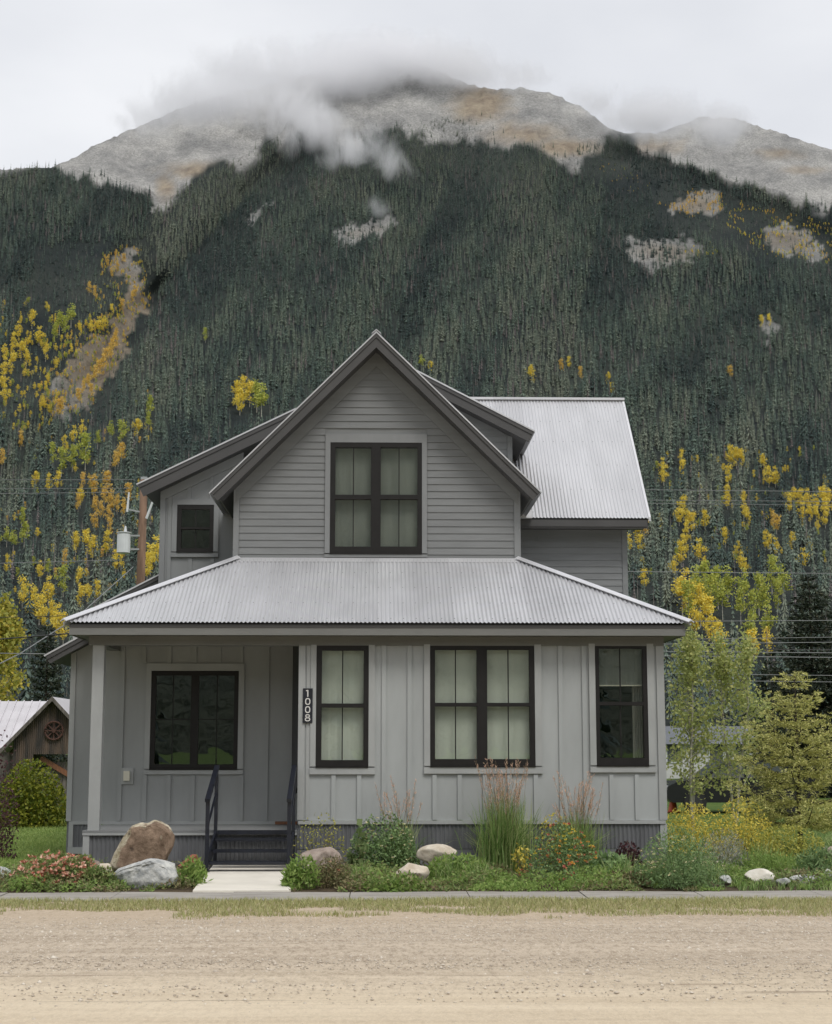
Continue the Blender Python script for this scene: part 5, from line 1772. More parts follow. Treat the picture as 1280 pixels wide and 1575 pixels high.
def spruce(name, label, base, h, R, seed, leafm, whorls=22, per=8, twig=.16, needle=(.055, .014), droop=.25, up_tip=.25, first=.04, cat='tree', lean=0.0, dens=5, shape=.85, group=None):
    """a conifer: stem, whorls of limbs, twigs along each limb, short needle sprays along each twig"""
    r = np.random.default_rng(seed)
    b = Vector(base)
    mb = MB()
    mb.tube([b - Vector((0, 0, .1)), b + Vector((lean * .3, 0, h * .5)), b + Vector((lean, 0, h * .99))], [h * .016, h * .010, h * .002], 8)
    P_, D_ = [], []
    lb = MB()
    for w in range(whorls):
        t = first + (1 - first) * (w + r.uniform(-.3, .3)) / whorls
        t = min(max(t, first), .985)
        Rt = R * (1 - t) ** shape * r.uniform(.8, 1.12) + .04
        a0 = r.uniform(0, 6.28)
        nb = per if t < .85 else max(4, per - 3)
        for k in range(nb):
            a = a0 + 6.283 * k / nb + r.uniform(-.35, .35)
            l = Rt * r.uniform(.65, 1.1)
            o_ = b + Vector((lean * t, 0, h * t))
            out = Vector((math.cos(a), math.sin(a), 0))
            s = Vector((-math.sin(a), math.cos(a), 0))
            rise = .45 * (t ** 2)                          # upper limbs point up
            ns = max(3, int(l / twig))
            pts_ = []
            for j in range(ns + 1):
                q = j / ns
                z_ = l * (rise * q - droop * math.sin(q * 2.4) * (1 - t * .8) + up_tip * q * q * .6)
                pts_.append(o_ + out * (l * q) + Vector((0, 0, z_)))
            lb.tube(pts_[:: max(1, ns // 3)] + ([pts_[-1]] if ns % max(1, ns // 3) else []), [max(.003, .012 * l * (1 - i / 6)) for i in range(len(pts_[:: max(1, ns // 3)]) + (1 if ns % max(1, ns // 3) else 0))], 4, cap=False)
            for j in range(ns + 1):
                q = j / ns
                if q < .12:
                    continue
                for sd_ in (-1, 1, 0):
                    if sd_ == 0 and j < ns:
                        continue
                    tl = (l * .42 * (1 - q * .55) + .05) * r.uniform(.7, 1.15)
                    tl = min(tl, .55)
                    td = (out * (.75 if sd_ else 1.2) + s * sd_ * .85 + Vector((0, 0, r.uniform(-.18, .12) + rise * .3))).normalized()
                    m_ = max(2, int(tl / .045 * dens / 5))
                    tt = r.uniform(0, 1, m_)
                    pp = np.array(pts_[j])[None] + np.array(td)[None] * (tt * tl)[:, None] + r.normal(0, .008, (m_, 3))
                    pp[:, 2] -= tt ** 2 * tl * .18
                    P_.append(pp)
                    D_.append(np.array(td)[None] + r.normal(0, .5, (m_, 3)) + np.array([0, 0, .12])[None])
    P_, D_ = np.concatenate(P_), np.concatenate(D_)
    n = len(P_)
    V, Fc = leaf_quads(P_, r.uniform(.7, 1.3, n) * needle[0], needle[1], r, D=D_)
    return multi(name, label, cat, b, [('trunk', np.array(mb.v), mb.f, M['bark']), ('limbs', np.array(lb.v), lb.f, M['bark']), ('crown', V, Fc, leafm)], group)


def broadleaf(name, label, base, h, R, seed, leafm, n=4000, L=.07, W=.055, trunks=1, trunk_r=.03, barkm=None, first=.2, limbs=22, cat='tree', lean=0.0, group=None, tight=.16):
    """slender tree: stem, rising limbs, leaves gathered round the limb ends"""
    r = np.random.default_rng(seed)
    b = Vector(base)
    mb, P_ = MB(), []
    lb = mb
    for tk in range(trunks):
        ox, oy = (r.normal(0, R * .25), r.normal(0, R * .25)) if trunks > 1 else (0, 0)
        hh = h * r.uniform(.85, 1)
        f_ = lambda t: b + Vector((ox * 1.2 * t + lean * t, oy * 1.2 * t, hh * t))
        mb.tube([f_(-.03), f_(.3) + Vector((r.normal(0, .03), r.normal(0, .03), 0)), f_(.65) + Vector((r.normal(0, .05), 0, 0)), f_(.97)], [trunk_r, trunk_r * .8, trunk_r * .5, trunk_r * .12], 7)
        for k in range(limbs // trunks):
            t = r.uniform(first, .95)
            a = r.uniform(0, 6.28)
            env = math.sin(min(1, (1 - t) * 1.5 + .12) * 1.57)
            l = R * env * r.uniform(.5, 1.1)
            p0 = f_(t)
            p1 = p0 + Vector((math.cos(a) * l, math.sin(a) * l, l * r.uniform(.5, 1.0)))
            lb.tube([p0, (p0 + p1) / 2 - Vector((0, 0, .03)), p1], [trunk_r * .35, trunk_r * .22, trunk_r * .08], 4, cap=False)
            m_ = int(n / limbs)
            q = r.uniform(.25, 1.1, m_)
            pp = np.array(p0)[None] + (np.array(p1) - np.array(p0))[None] * q[:, None] + r.normal(0, R * tight, (m_, 3))
            P_.append(pp)
        m_ = n // 8
        q = r.uniform(.75, 1.0, m_)
        P_.append(np.array([list(f_(x_)) for x_ in q]) + r.normal(0, R * .12, (m_, 3)))
    P_ = np.concatenate(P_)
    m_ = len(P_)
    V, Fc = leaf_quads(P_, r.uniform(.7, 1.3, m_) * L, r.uniform(.7, 1.3, m_) * W, r)
    return multi(name, label, cat, b, [('trunk', np.array(mb.v), mb.f, barkm or M['aspen_bark']), ('crown', V, Fc, leafm)], group)


# ------------------------------------------------------------------ trees near the house
M['needle_young'] = leaf_mat('yellow_green_spruce_needles', [(0.23, 0.25, 0.08), (0.42, 0.43, 0.14), (0.6, 0.59, 0.21), (0.76, 0.71, 0.3), (0.29, 0.32, 0.1)], trans=.2)
M['needle_dark'] = leaf_mat('dark_spruce_needles', [(0.022, 0.034, 0.024), (0.038, 0.054, 0.034), (0.06, 0.068, 0.042), (0.028, 0.044, 0.032), (0.085, 0.08, 0.05)], trans=.1)
M['aspen_green'] = leaf_mat('green_aspen_leaves', [(0.33, 0.39, 0.13), (0.46, 0.51, 0.19), (0.56, 0.58, 0.24), (0.37, 0.43, 0.16), (0.66, 0.62, 0.24)], trans=.45)
M['aspen_gold_near'] = leaf_mat('gold_green_leaves', [(0.42, 0.40, 0.07), (0.32, 0.34, 0.07), (0.60, 0.47, 0.08), (0.24, 0.28, 0.07)], trans=.35)

b = gp(1232, 1310)
spruce('young_spruce', 'young yellow-green spruce with open lower limbs at the corner of the garden', b, (1310 - 1034) * b.y / F, 112 * b.y / F, 5, M['needle_young'], whorls=13, per=9, twig=.10, needle=(.06, .016), droop=.10, up_tip=.5, first=.14, dens=24, shape=.72)
b = at(1254, 1147, 62); b.z = 0
spruce('dark_spruce', 'tall dark spruce behind the young yellow-green spruce', b, Z(884, 62, 1254), 100 * 62 / F, 6, M['needle_dark'], whorls=30, per=10, twig=.22, needle=(.20, .075), droop=.35, up_tip=.2, first=.03, dens=6.5, shape=.78)
b = at(1190, 1147, 66); b.z = 0
spruce('dark_spruce', 'lower dark spruce between the green aspens and the tall dark spruce', b, Z(1000, 66, 1190), 46 * 66 / F, 7, M['needle_dark'], whorls=20, per=8, twig=.24, needle=(.20, .08), droop=.35, up_tip=.2, first=.03, dens=6, shape=.75)
b = at(68, 1147, 78); b.z = 0
spruce('dark_spruce', 'dark spruce standing behind the old shed', b, Z(962, 78, 68), 44 * 78 / F, 8, M['needle_dark'], whorls=24, per=9, twig=.26, needle=(.22, .085), droop=.35, up_tip=.2, first=.03, dens=6, shape=.7)
for px, py, top, w, sd_, lb_ in ((1062, 1262, 962, 44, 21, 'slim green aspen sapling nearest the house corner'), (1128, 1268, 930, 46, 22, 'taller slim green aspen beside the young spruce')):
    Yt_ = 34
    b = at(px, 1147, Yt_); b.z = 0
    broadleaf('young_aspen', lb_, b, Z(top, Yt_, px), w * Yt_ / F, sd_, M['aspen_green'], n=3600, L=.07, W=.055, trunk_r=.035, first=.2, limbs=46, trunks=2, tight=.2)
for px, top, w, Yt_, mm, sd_, lb_ in ((2, 902, 30, 70, 'aspen_gold_near', 31, 'yellow-green leafy tree left of the dark spruce behind the shed'), (-30, 925, 44, 66, 'aspen_gold_near', 32, 'yellow-green leafy tree at the picture edge behind the shed')):
    b = at(px, 1147, Yt_); b.z = 0
    broadleaf('leafy_tree', lb_, b, Z(top, Yt_, px), w * Yt_ / F, sd_, M[mm], n=4200, L=.17, W=.13, trunk_r=.09, first=.15, limbs=46, trunks=2, tight=.2)
# ------------------------------------------------------------------ shrubs on the left
bush('round_shrub', 'rounded yellow-green shrub in front of the old shed', 46, 1272, 104, 94, leaf_mat('lime_shrub_leaves', [(0.10, 0.15, 0.02), (0.19, 0.22, 0.025), (0.28, 0.28, 0.03), (0.07, 0.11, 0.02)], trans=.3), 41, n=6500, L=.085, W=.06, deep=.9, clumps=34)
bush('purple_shrub', 'thin dark purple shrub at the left edge of the lawn', 2, 1322, 46, 190, M['foliage_purple'], 42, n=900, L=.06, W=.035, deep=.8, clumps=22)

# ------------------------------------------------------------------ garden plants
feather_grass('feather_reed_grass', 'tall feather reed grass with pink plumes in front of the double window', 776, 1340, 1228, 1168, 72, 51, n=1100, n_st=60)
feather_grass('feather_reed_grass', 'smaller feather reed grass left of the corner window', 888, 1338, 1250, 1186, 58, 52, n=800, n_st=44)
feather_grass('feather_reed_grass', 'sparse tall grass stalks behind the cream flowered bush', 614, 1336, 1250, 1194, 62, 53, n=220, n_st=22)
bush('flowering_bush', 'leafy green bush dotted with cream flowers between the pale rocks', 588, 1343, 100, 84, M['foliage_dark'], 61, n=3600, L=.055, W=.032, flowers=[(M['petal_white'], 80, .032, .25)], deep=.7, clumps=26)
bush('mallow_plant', 'broad pale green mallow leaves at the side of the cream flowered bush', 553, 1345, 34, 70, leaf_mat('pale_mallow_leaves', [(0.16, 0.22, 0.08), (0.22, 0.28, 0.12), (0.12, 0.18, 0.06)], trans=.3), 62, n=60, L=.15, W=.13, deep=.7, clumps=9, cat='plant')
bush('wispy_shrub', 'wispy yellow-green shrub beside the right handrail of the steps', 490, 1336, 84, 84, M['foliage_lime'], 63, n=620, L=.045, W=.022, deep=.6, clumps=20)
bush('low_bush', 'low brownish green bush in front of the pink rock', 512, 1364, 58, 42, M['foliage_olive'], 64, n=1700, L=.045, W=.018, flowers=[(M['petal_peach'], 5, .03, .4)], deep=.8)
bush('blanket_flowers', 'patch of coral and orange blanket flowers below the smaller grass', 866, 1352, 104, 74, M['foliage_dark'], 65, n=2600, L=.05, W=.022, flowers=[(M['petal_orange'], 36, .038, .25), (M['petal_red'], 22, .038, .2), (M['petal_yellow'], 24, .036, .4)], deep=.6, clumps=24, cat='flowers')
bush('yellow_shrub', 'bright yellow leaved shrub behind the blanket flowers', 856, 1338, 74, 80, M['foliage_yellow'], 66, n=700, L=.055, W=.026, deep=.5, clumps=20)
bush('coral_flower', 'cluster of coral flowers lowest in the blanket flower patch', 876, 1362, 26, 30, M['foliage_dark'], 67, n=200, L=.05, W=.02, flowers=[(M['petal_red'], 18, .035, .1)], deep=.7, cat='flowers')
bush('coral_flower', 'cluster of coral flowers at the right of the blanket flower patch', 899, 1352, 26, 46, M['foliage_dark'], 68, n=200, L=.05, W=.02, flowers=[(M['petal_red'], 14, .033, .5)], deep=.7, cat='flowers')
bush('red_flower', 'single low red flower below the tall feather reed grass', 806, 1352, 18, 14, M['foliage_green'], 69, n=80, L=.05, W=.02, flowers=[(M['petal_red'], 6, .035, .2)], deep=.7, cat='flowers')
bush('yellow_shrub', 'small yellow tuft at the foot of the tall feather reed grass', 803, 1345, 28, 44, M['foliage_yellow'], 70, n=160, L=.06, W=.03, deep=.6)
bush('purple_plant', 'dark purple leaved plant against the corner of the house', 966, 1340, 44, 40, M['foliage_purple'], 71, n=900, L=.06, W=.04, deep=.7, cat='plant')
bush('broadleaf_plant', 'broad green leaved plant left of the aster bush', 935, 1350, 70, 34, M['foliage_dark'], 72, n=900, L=.09, W=.05, deep=.7, cat='plant')
bush('aster_bush', 'dense rounded aster bush with small white flowers at the house corner', 1046, 1366, 132, 82, M['foliage_dark'], 73, n=6000, L=.06, W=.014, flowers=[(M['petal_white'], 110, .024, .25)], deep=.8, clumps=30, up=.8)
bush('lavender_bush', 'gray lavender bush right of the aster bush', 1112, 1345, 84, 60, M['foliage_gray'], 74, n=2400, L=.07, W=.010, deep=.7, clumps=20, up=1.2)
bush('goldenrod', 'yellow goldenrod patch along the right wall of the house', 1066, 1322, 100, 78, M['foliage_yellow'], 75, n=3400, L=.055, W=.026, deep=1.2, clumps=28, cat='shrub')
bush('goldenrod', 'yellow goldenrod patch behind the thin black stake', 1142, 1322, 96, 86, M['foliage_yellow'], 76, n=3200, L=.055, W=.026, deep=1.2, clumps=28, cat='shrub')
bush('goldenrod', 'yellow-green goldenrod patch under the young spruce', 1215, 1326, 110, 50, M['foliage_lime'], 77, n=2600, L=.055, W=.026, deep=1.0, clumps=24, cat='shrub')
bush('peach_roses', 'low rose bush with peach and red blooms left of the boulders', 78, 1365, 112, 50, M['foliage_green'], 81, n=2600, L=.05, W=.03, flowers=[(M['petal_peach'], 130, .055, .15)], deep=.6, clumps=26, cat='flowers')
bush('peach_roses', 'rose bush with orange blooms at the foot of the porch post', 128, 1350, 44, 34, M['foliage_green'], 82, n=800, L=.05, W=.03, flowers=[(M['petal_peach'], 30, .05, .2)], deep=.6, cat='flowers')
bush('leafy_plant', 'green leafy plant between the gray boulder and the entrance path', 292, 1362, 50, 40, M['foliage_fresh'], 83, n=720, L=.08, W=.03, deep=.7, cat='plant', up=.8)
bush('leafy_plant', 'green leafy plant at the left foot of the gray boulder', 152, 1366, 52, 30, M['foliage_green'], 84, n=900, L=.07, W=.03, deep=.6, cat='plant', up=.6)
bush('leafy_plant', 'bright green plant at the right edge of the entrance path', 464, 1366, 50, 44, M['foliage_fresh'], 85, n=960, L=.09, W=.028, deep=.8, cat='plant', up=.9)
bush('leafy_plant', 'bright green leafy plant right of the pale flat rock', 706, 1352, 96, 34, M['foliage_fresh'], 86, n=1440, L=.085, W=.03, deep=.7, cat='plant', up=.7)
bush('leafy_plant', 'leafy plant with orange flecks under the coral flowers', 946, 1364, 100, 20, M['foliage_olive'], 87, n=700, L=.075, W=.03, deep=.6, cat='plant', up=.5)
bush('leafy_plant', 'tuft of green blades behind the white rock', 1180, 1346, 120, 30, M['foliage_fresh'], 88, n=1280, L=.10, W=.018, deep=.8, cat='plant', up=1.2)
bush('leafy_plant', 'tuft of green blades at the right picture edge', 1262, 1350, 70, 40, M['foliage_dark'], 89, n=1000, L=.10, W=.018, deep=.8, cat='plant', up=1.2)
bush('leafy_plant', 'green leafy mound below the cream flowered bush', 600, 1369, 120, 22, M['foliage_fresh'], 90, n=1300, L=.07, W=.032, deep=.6, cat='plant', up=.4)


for i, (px, py, lt, lb_) in enumerate(((690, 1354, 1306, 'loose tuft of thin grass below the large cream rock'), (742, 1358, 1312, 'loose tuft of thin grass in front of the tall feather reed grass'), (958, 1356, 1306, 'loose tuft of thin grass below the dark purple plant'),
                                       (1008, 1362, 1318, 'loose tuft of thin grass at the left of the aster bush'), (1098, 1358, 1306, 'loose tuft of thin grass at the right of the aster bush'), (550, 1360, 1318, 'loose tuft of thin grass below the mallow leaves'),
                                       (1168, 1332, 1282, 'loose tuft of thin grass at the foot of the black stake'), (20, 1362, 1320, 'loose tuft of thin grass at the left of the roses'))):
    r_g = np.random.default_rng(300 + i)
    b = gp(px, py); k = b.y / F; n = 110
    base = np.array(b) + np.stack([r_g.normal(0, .09, n), r_g.normal(0, .09, n), np.zeros(n)], 1)
    V, Fc = blades(base - np.array(b), r_g.uniform(.45, 1.1, n) * (py - lt) * k, r_g.uniform(.1, .8, n), .011, r_g, segs=3, curl=.7)
    o = obj('grass_tuft', V, Fc, M['grass_blade']); o.location = b
    tag(o, lb_, 'grass clump')


def outside_walk(x, y):
    return ~in_poly(x, y, WALK_POLY)


# ground cover over the bed
r = np.random.default_rng(91)
n = 60000
gx_ = r.uniform(-6.6, 9.5, n); gy_ = Y_WALK_BACK - .05 + (25.1 - Y_WALK_BACK) * r.beta(1.0, 1.6, n)
dens = fbm(gx_ * 1.3, gy_ * 1.3, 3, 41)
k_ = outside_walk(gx_, gy_) & (dens > .40) & ~((gx_ > WALK_POLY[0][0]) & (gx_ < WALK_POLY[1][0]) & (gy_ < Y_WALK_BACK + .3))
gx_, gy_, dens = gx_[k_], gy_[k_], dens[k_]
hh = r.uniform(0, 1, len(gx_)) * np.clip((dens - .40) * .9, 0.02, .2) + .03
P_ = np.stack([gx_, gy_, hh], 1)
D_ = r.normal(size=(len(gx_), 3)); D_[:, 2] = np.abs(D_[:, 2]) * .8
kind_n = fbm(gx_ * 1.7 + 4, gy_ * 1.7, 3, 43)
V, Fc = leaf_quads(P_, r.uniform(.03, .075, len(gx_)), r.uniform(.014, .035, len(gx_)), r, D=D_)
gc = obj('ground_cover', V, Fc, [M['foliage_green'], M['foliage_fresh'], M['foliage_olive']])
gc.data.polygons.foreach_set('material_index', np.where(kind_n > .56, 1, np.where(kind_n < .42, 2, 0)).astype(np.int32))
tag(gc, 'low green ground cover filling the garden bed', 'ground cover', kind='stuff')

# dry grass along the verge
n = 70000
gx_ = r.uniform(-7.5, 9.5, n); gy_ = Y_WALK_FRONT + .10 - (Y_WALK_FRONT - Y_GRASS + 1.1) * r.beta(1.0, 1.7, n)
edge = (gy_ - (Y_GRASS - .7)) / (Y_WALK_FRONT - Y_GRASS + .7)
dens = fbm(gx_ * 1.5, gy_ * 2.6, 4, 61)
bare = np.exp(-((gx_ + 3.4) / 2.2) ** 2) * .12
k_ = (dens + edge * .58 - bare > .68) & ((gy_ < Y_WALK_FRONT - .01) | (dens > .55))
gx_, gy_ = gx_[k_], gy_[k_]
P_ = np.stack([gx_, gy_, np.full(len(gx_), .02)], 1)
V, Fc = blades(P_, r.uniform(.03, .10, len(gx_)), r.uniform(.2, .9, len(gx_)), .009, r, segs=2)
tag(obj('verge_grass', V, Fc, M['verge_blade']), 'dry yellow-green grass strip along the gravel road', 'grass', kind='stuff')

# lawn left of the house
n = 42000
py_ = r.uniform(1262, 1372, n)
gy_ = 1.96 * F / (py_ - YH)
gx_ = r.uniform(-1, 1, n)
gx_ = X(50, 25, 1300) / 25 * gy_ + gx_ * 75 / F * gy_
P_ = np.stack([gx_, gy_, np.full(n, .0)], 1)
k_ = gy_ > 25.2
V, Fc = blades(P_[k_], r.uniform(.06, .14, n)[k_], r.uniform(.2, .9, n)[k_], .016, r, segs=2)
tag(obj('lawn_grass', V, Fc, M['lawn_blade']), 'bright green lawn beside the old shed', 'grass', kind='stuff')
# grass right of the house
n = 26000
gy_ = r.uniform(21.2, 34, n); gx_ = r.uniform(4.9, 11, n)
k_ = fbm(gx_, gy_, 3, 77) > .42
P_ = np.stack([gx_, gy_, np.full(n, .01)], 1)[k_]
V, Fc = blades(P_, r.uniform(.06, .2, len(P_)), r.uniform(.2, .8, len(P_)), .014, r, segs=2)
tag(obj('side_grass', V, Fc, M['grass_blade']), 'uneven green grass right of the house', 'grass', kind='stuff')

# loose stones on the road
n = 27000
gy_ = np.concatenate([12.0 + 6.4 * r.beta(2.0, 1.5, 26000), r.uniform(10.2, 13.5, 1000)])
gx_ = r.uniform(-7.5, 8.5, n)
sz = r.gamma(1.5, .0030, n) + .004
octa = np.array([[1, 0, 0], [0, 1, 0], [-1, 0, 0], [0, -1, 0], [0, 0, .7], [0, 0, -.5]])
of = np.array([[0, 1, 4], [1, 2, 4], [2, 3, 4], [3, 0, 4], [1, 0, 5], [2, 1, 5], [3, 2, 5], [0, 3, 5]])
V = octa[None] * sz[:, None, None] * r.uniform(.6, 1.4, (n, 6, 1)) + np.stack([gx_, gy_, np.full(n, .027)], 1)[:, None]
Fc = (of[None] + (np.arange(n) * 6)[:, None, None]).reshape(-1, 3)
tag(obj('gravel', V.reshape(-1, 3), Fc, leaf_mat('loose_gravel', [(0.42, 0.36, 0.29), (0.58, 0.51, 0.42), (0.40, 0.34, 0.275), (0.70, 0.64, 0.55), (0.50, 0.43, 0.35)], trans=0, rough=.9)), 'loose gravel scattered over the dirt road', 'gravel', kind='stuff')

# ------------------------------------------------------------------ boulders and rocks
def icosphere(sub):
    t = (1 + 5 ** .5) / 2
    v = [(-1, t, 0), (1, t, 0), (-1, -t, 0), (1, -t, 0), (0, -1, t), (0, 1, t), (0, -1, -t), (0, 1, -t), (t, 0, -1), (t, 0, 1), (-t, 0, -1), (-t, 0, 1)]
    f = [(0, 11, 5), (0, 5, 1), (0, 1, 7), (0, 7, 10), (0, 10, 11), (1, 5, 9), (5, 11, 4), (11, 10, 2), (10, 7, 6), (7, 1, 8), (3, 9, 4), (3, 4, 2), (3, 2, 6), (3, 6, 8), (3, 8, 9), (4, 9, 5), (2, 4, 11), (6, 2, 10), (8, 6, 7), (9, 8, 1)]
    v = [Vector(p).normalized() for p in v]
    for _ in range(sub):
        cache, nf = {}, []

        def mid(a, b_):
            k = (min(a, b_), max(a, b_))
            if k not in cache:
                v.append(((v[a] + v[b_]) / 2).normalized())
                cache[k] = len(v) - 1
            return cache[k]
        for a, b_, c in f:
            ab, bc, ca = mid(a, b_), mid(b_, c), mid(c, a)
            nf += [(a, ab, ca), (b_, bc, ab), (c, ca, bc), (ab, bc, ca)]
        f = nf
    return np.array([tuple(p) for p in v]), np.array(f)


ICO4, ICO3 = icosphere(4), icosphere(3)


def rock(name, label, box, Yr, mm, seed, planes=9, sub=3, rot=0.0, deep=.8, cat='rock', rough=.10, mask=None, group=None, cut=(.5, .85), extra=()):
    """box = photo pixels (x0, x1, y_top, y_bottom) of the rock standing at depth Yr"""
    r = np.random.default_rng(seed)
    V, Fc = (ICO4 if sub == 4 else ICO3)
    V = V.copy()
    for i in range(planes):
        n = r.normal(size=3); n /= np.linalg.norm(n)
        d = r.uniform(*cut)
        k = V @ n - d
        V -= np.clip(k, 0, None)[:, None] * n[None] * .94
    for n, d in extra:
        n = np.array(n, float); n /= np.linalg.norm(n)
        k = V @ n - d
        V -= np.clip(k, 0, None)[:, None] * n[None] * .97
    nn = fbm(V[:, 0] * 3 + 9, V[:, 2] * 3 + V[:, 1] * 2 + 5, 4, seed) - .5
    V *= (1 + rough * nn)[:, None]
    flat = V.copy()
    c, s_ = math.cos(rot), math.sin(rot)
    V[:, 0], V[:, 2] = V[:, 0] * c - V[:, 2] * s_, V[:, 0] * s_ + V[:, 2] * c
    lo, hi = V.min(0), V.max(0)
    x0, x1 = X(box[0], Yr, box[3]), X(box[1], Yr, box[3])
    z1, z0 = Z(box[2], Yr, box[0]), Z(box[3], Yr, box[0])
    sx, sz_ = (x1 - x0) / (hi[0] - lo[0]), (z1 - z0) / (hi[2] - lo[2])
    sy = deep * (sx + sz_) / 2
    W = np.stack([(V[:, 0] - lo[0]) * sx + x0, Yr + V[:, 1] * sy, (V[:, 2] - lo[2]) * sz_ + z0], 1)
    b = Vector(((x0 + x1) / 2, Yr, z0))
    o = obj(name, W - np.array(b), Fc, mm, smooth=False)
    o.location = b
    if mask is not None:
        a = o.data.attributes.new('face_mask', 'FLOAT', 'POINT')
        a.data.foreach_set('value', mask(flat).astype(np.float32))
    return tag(o, label, cat, group)


M['rock_gray'] = mat('gray_lichen_rock', (0.30, 0.31, 0.31), .9, col2=(0.58, 0.58, 0.55), vscale=(9, 9, 9), bump=.8, bscale=16, bdist=.03, detail=8, ramp=(.38, .60))
M['rock_pale'] = mat('pale_cream_rock', (0.44, 0.37, 0.28), .9, col2=(0.68, 0.62, 0.52), vscale=(6, 6, 6), bump=.6, bscale=18, bdist=.02, detail=7)
M['rock_pink'] = mat('pinkish_gray_rock', (0.26, 0.20, 0.17), .9, col2=(0.42, 0.35, 0.30), vscale=(8, 8, 8), bump=.7, bscale=18, bdist=.02, detail=7)
M['rock_white'] = mat('white_rock', (0.60, 0.56, 0.48), .9, col2=(0.78, 0.75, 0.68), vscale=(6, 6, 6), bump=.5, bscale=20, bdist=.02)
M['brick_red'] = mat('orange_brick', (0.32, 0.12, 0.07), .85, var=.25, vscale=(14, 14, 14), bump=.3)


def brown_rock_mat():
    m, nt, N, L, b = new_mat('rusty_brown_split_boulder')
    b.inputs['Roughness'].default_value = .85
    tc = N.new('ShaderNodeTexCoord')

    def noise(sc, d=6):
        n = N.new('ShaderNodeTexNoise'); n.inputs['Scale'].default_value = sc; n.inputs['Detail'].default_value = d; n.inputs['Roughness'].default_value = .65
        L.new(tc.outputs['Object'], n.inputs['Vector']); return n.outputs['Fac']

    def ramp(f, c0, c1, a, b_):
        r = N.new('ShaderNodeValToRGB'); r.color_ramp.elements[0].position, r.color_ramp.elements[1].position = a, b_
        r.color_ramp.elements[0].color = (*c0, 1); r.color_ramp.elements[1].color = (*c1, 1); L.new(f, r.inputs['Fac']); return r.outputs['Color']
    rust = ramp(noise(5), (0.13, 0.085, 0.055), (0.33, 0.235, 0.165), .36, .66)
    cream = ramp(noise(7), (0.30, 0.25, 0.15), (0.58, 0.52, 0.40), .35, .6)
    dark = ramp(noise(11), (0.05, 0.035, 0.025), (0.16, 0.10, 0.06), .4, .6)
    at_ = N.new('ShaderNodeAttribute'); at_.attribute_name = 'face_mask'
    ad = N.new('ShaderNodeMath'); ad.operation = 'MULTIPLY_ADD'; ad.inputs[1].default_value = 1.0; L.new(at_.outputs['Fac'], ad.inputs[0])
    nn = N.new('ShaderNodeMath'); nn.operation = 'MULTIPLY_ADD'; nn.inputs[1].default_value = 1.6; nn.inputs[2].default_value = -.92; L.new(noise(3.2, 8), nn.inputs[0])
    L.new(nn.outputs['Value'], ad.inputs[2]); ad.use_clamp = True
    sm = N.new('ShaderNodeMapRange'); sm.inputs['From Min'].default_value = .35; sm.inputs['From Max'].default_value = .6; L.new(ad.outputs['Value'], sm.inputs['Value'])
    mx = N.new('ShaderNodeMixRGB'); L.new(sm.outputs['Result'], mx.inputs[0]); L.new(cream, mx.inputs[1]); L.new(rust, mx.inputs[2])
    d2 = N.new('ShaderNodeMapRange'); d2.inputs['From Min'].default_value = .56; d2.inputs['From Max'].default_value = .66; L.new(noise(4.2, 8), d2.inputs['Value'])
    m2 = N.new('ShaderNodeMixRGB'); L.new(d2.outputs['Result'], m2.inputs[0]); L.new(mx.outputs['Color'], m2.inputs[1]); L.new(dark, m2.inputs[2])
    L.new(m2.outputs['Color'], b.inputs['Base Color'])
    bp = N.new('ShaderNodeBump'); bp.inputs['Strength'].default_value = .8; bp.inputs['Distance'].default_value = .03; L.new(noise(14, 8), bp.inputs['Height']); L.new(bp.outputs['Normal'], b.inputs['Normal'])
    return m


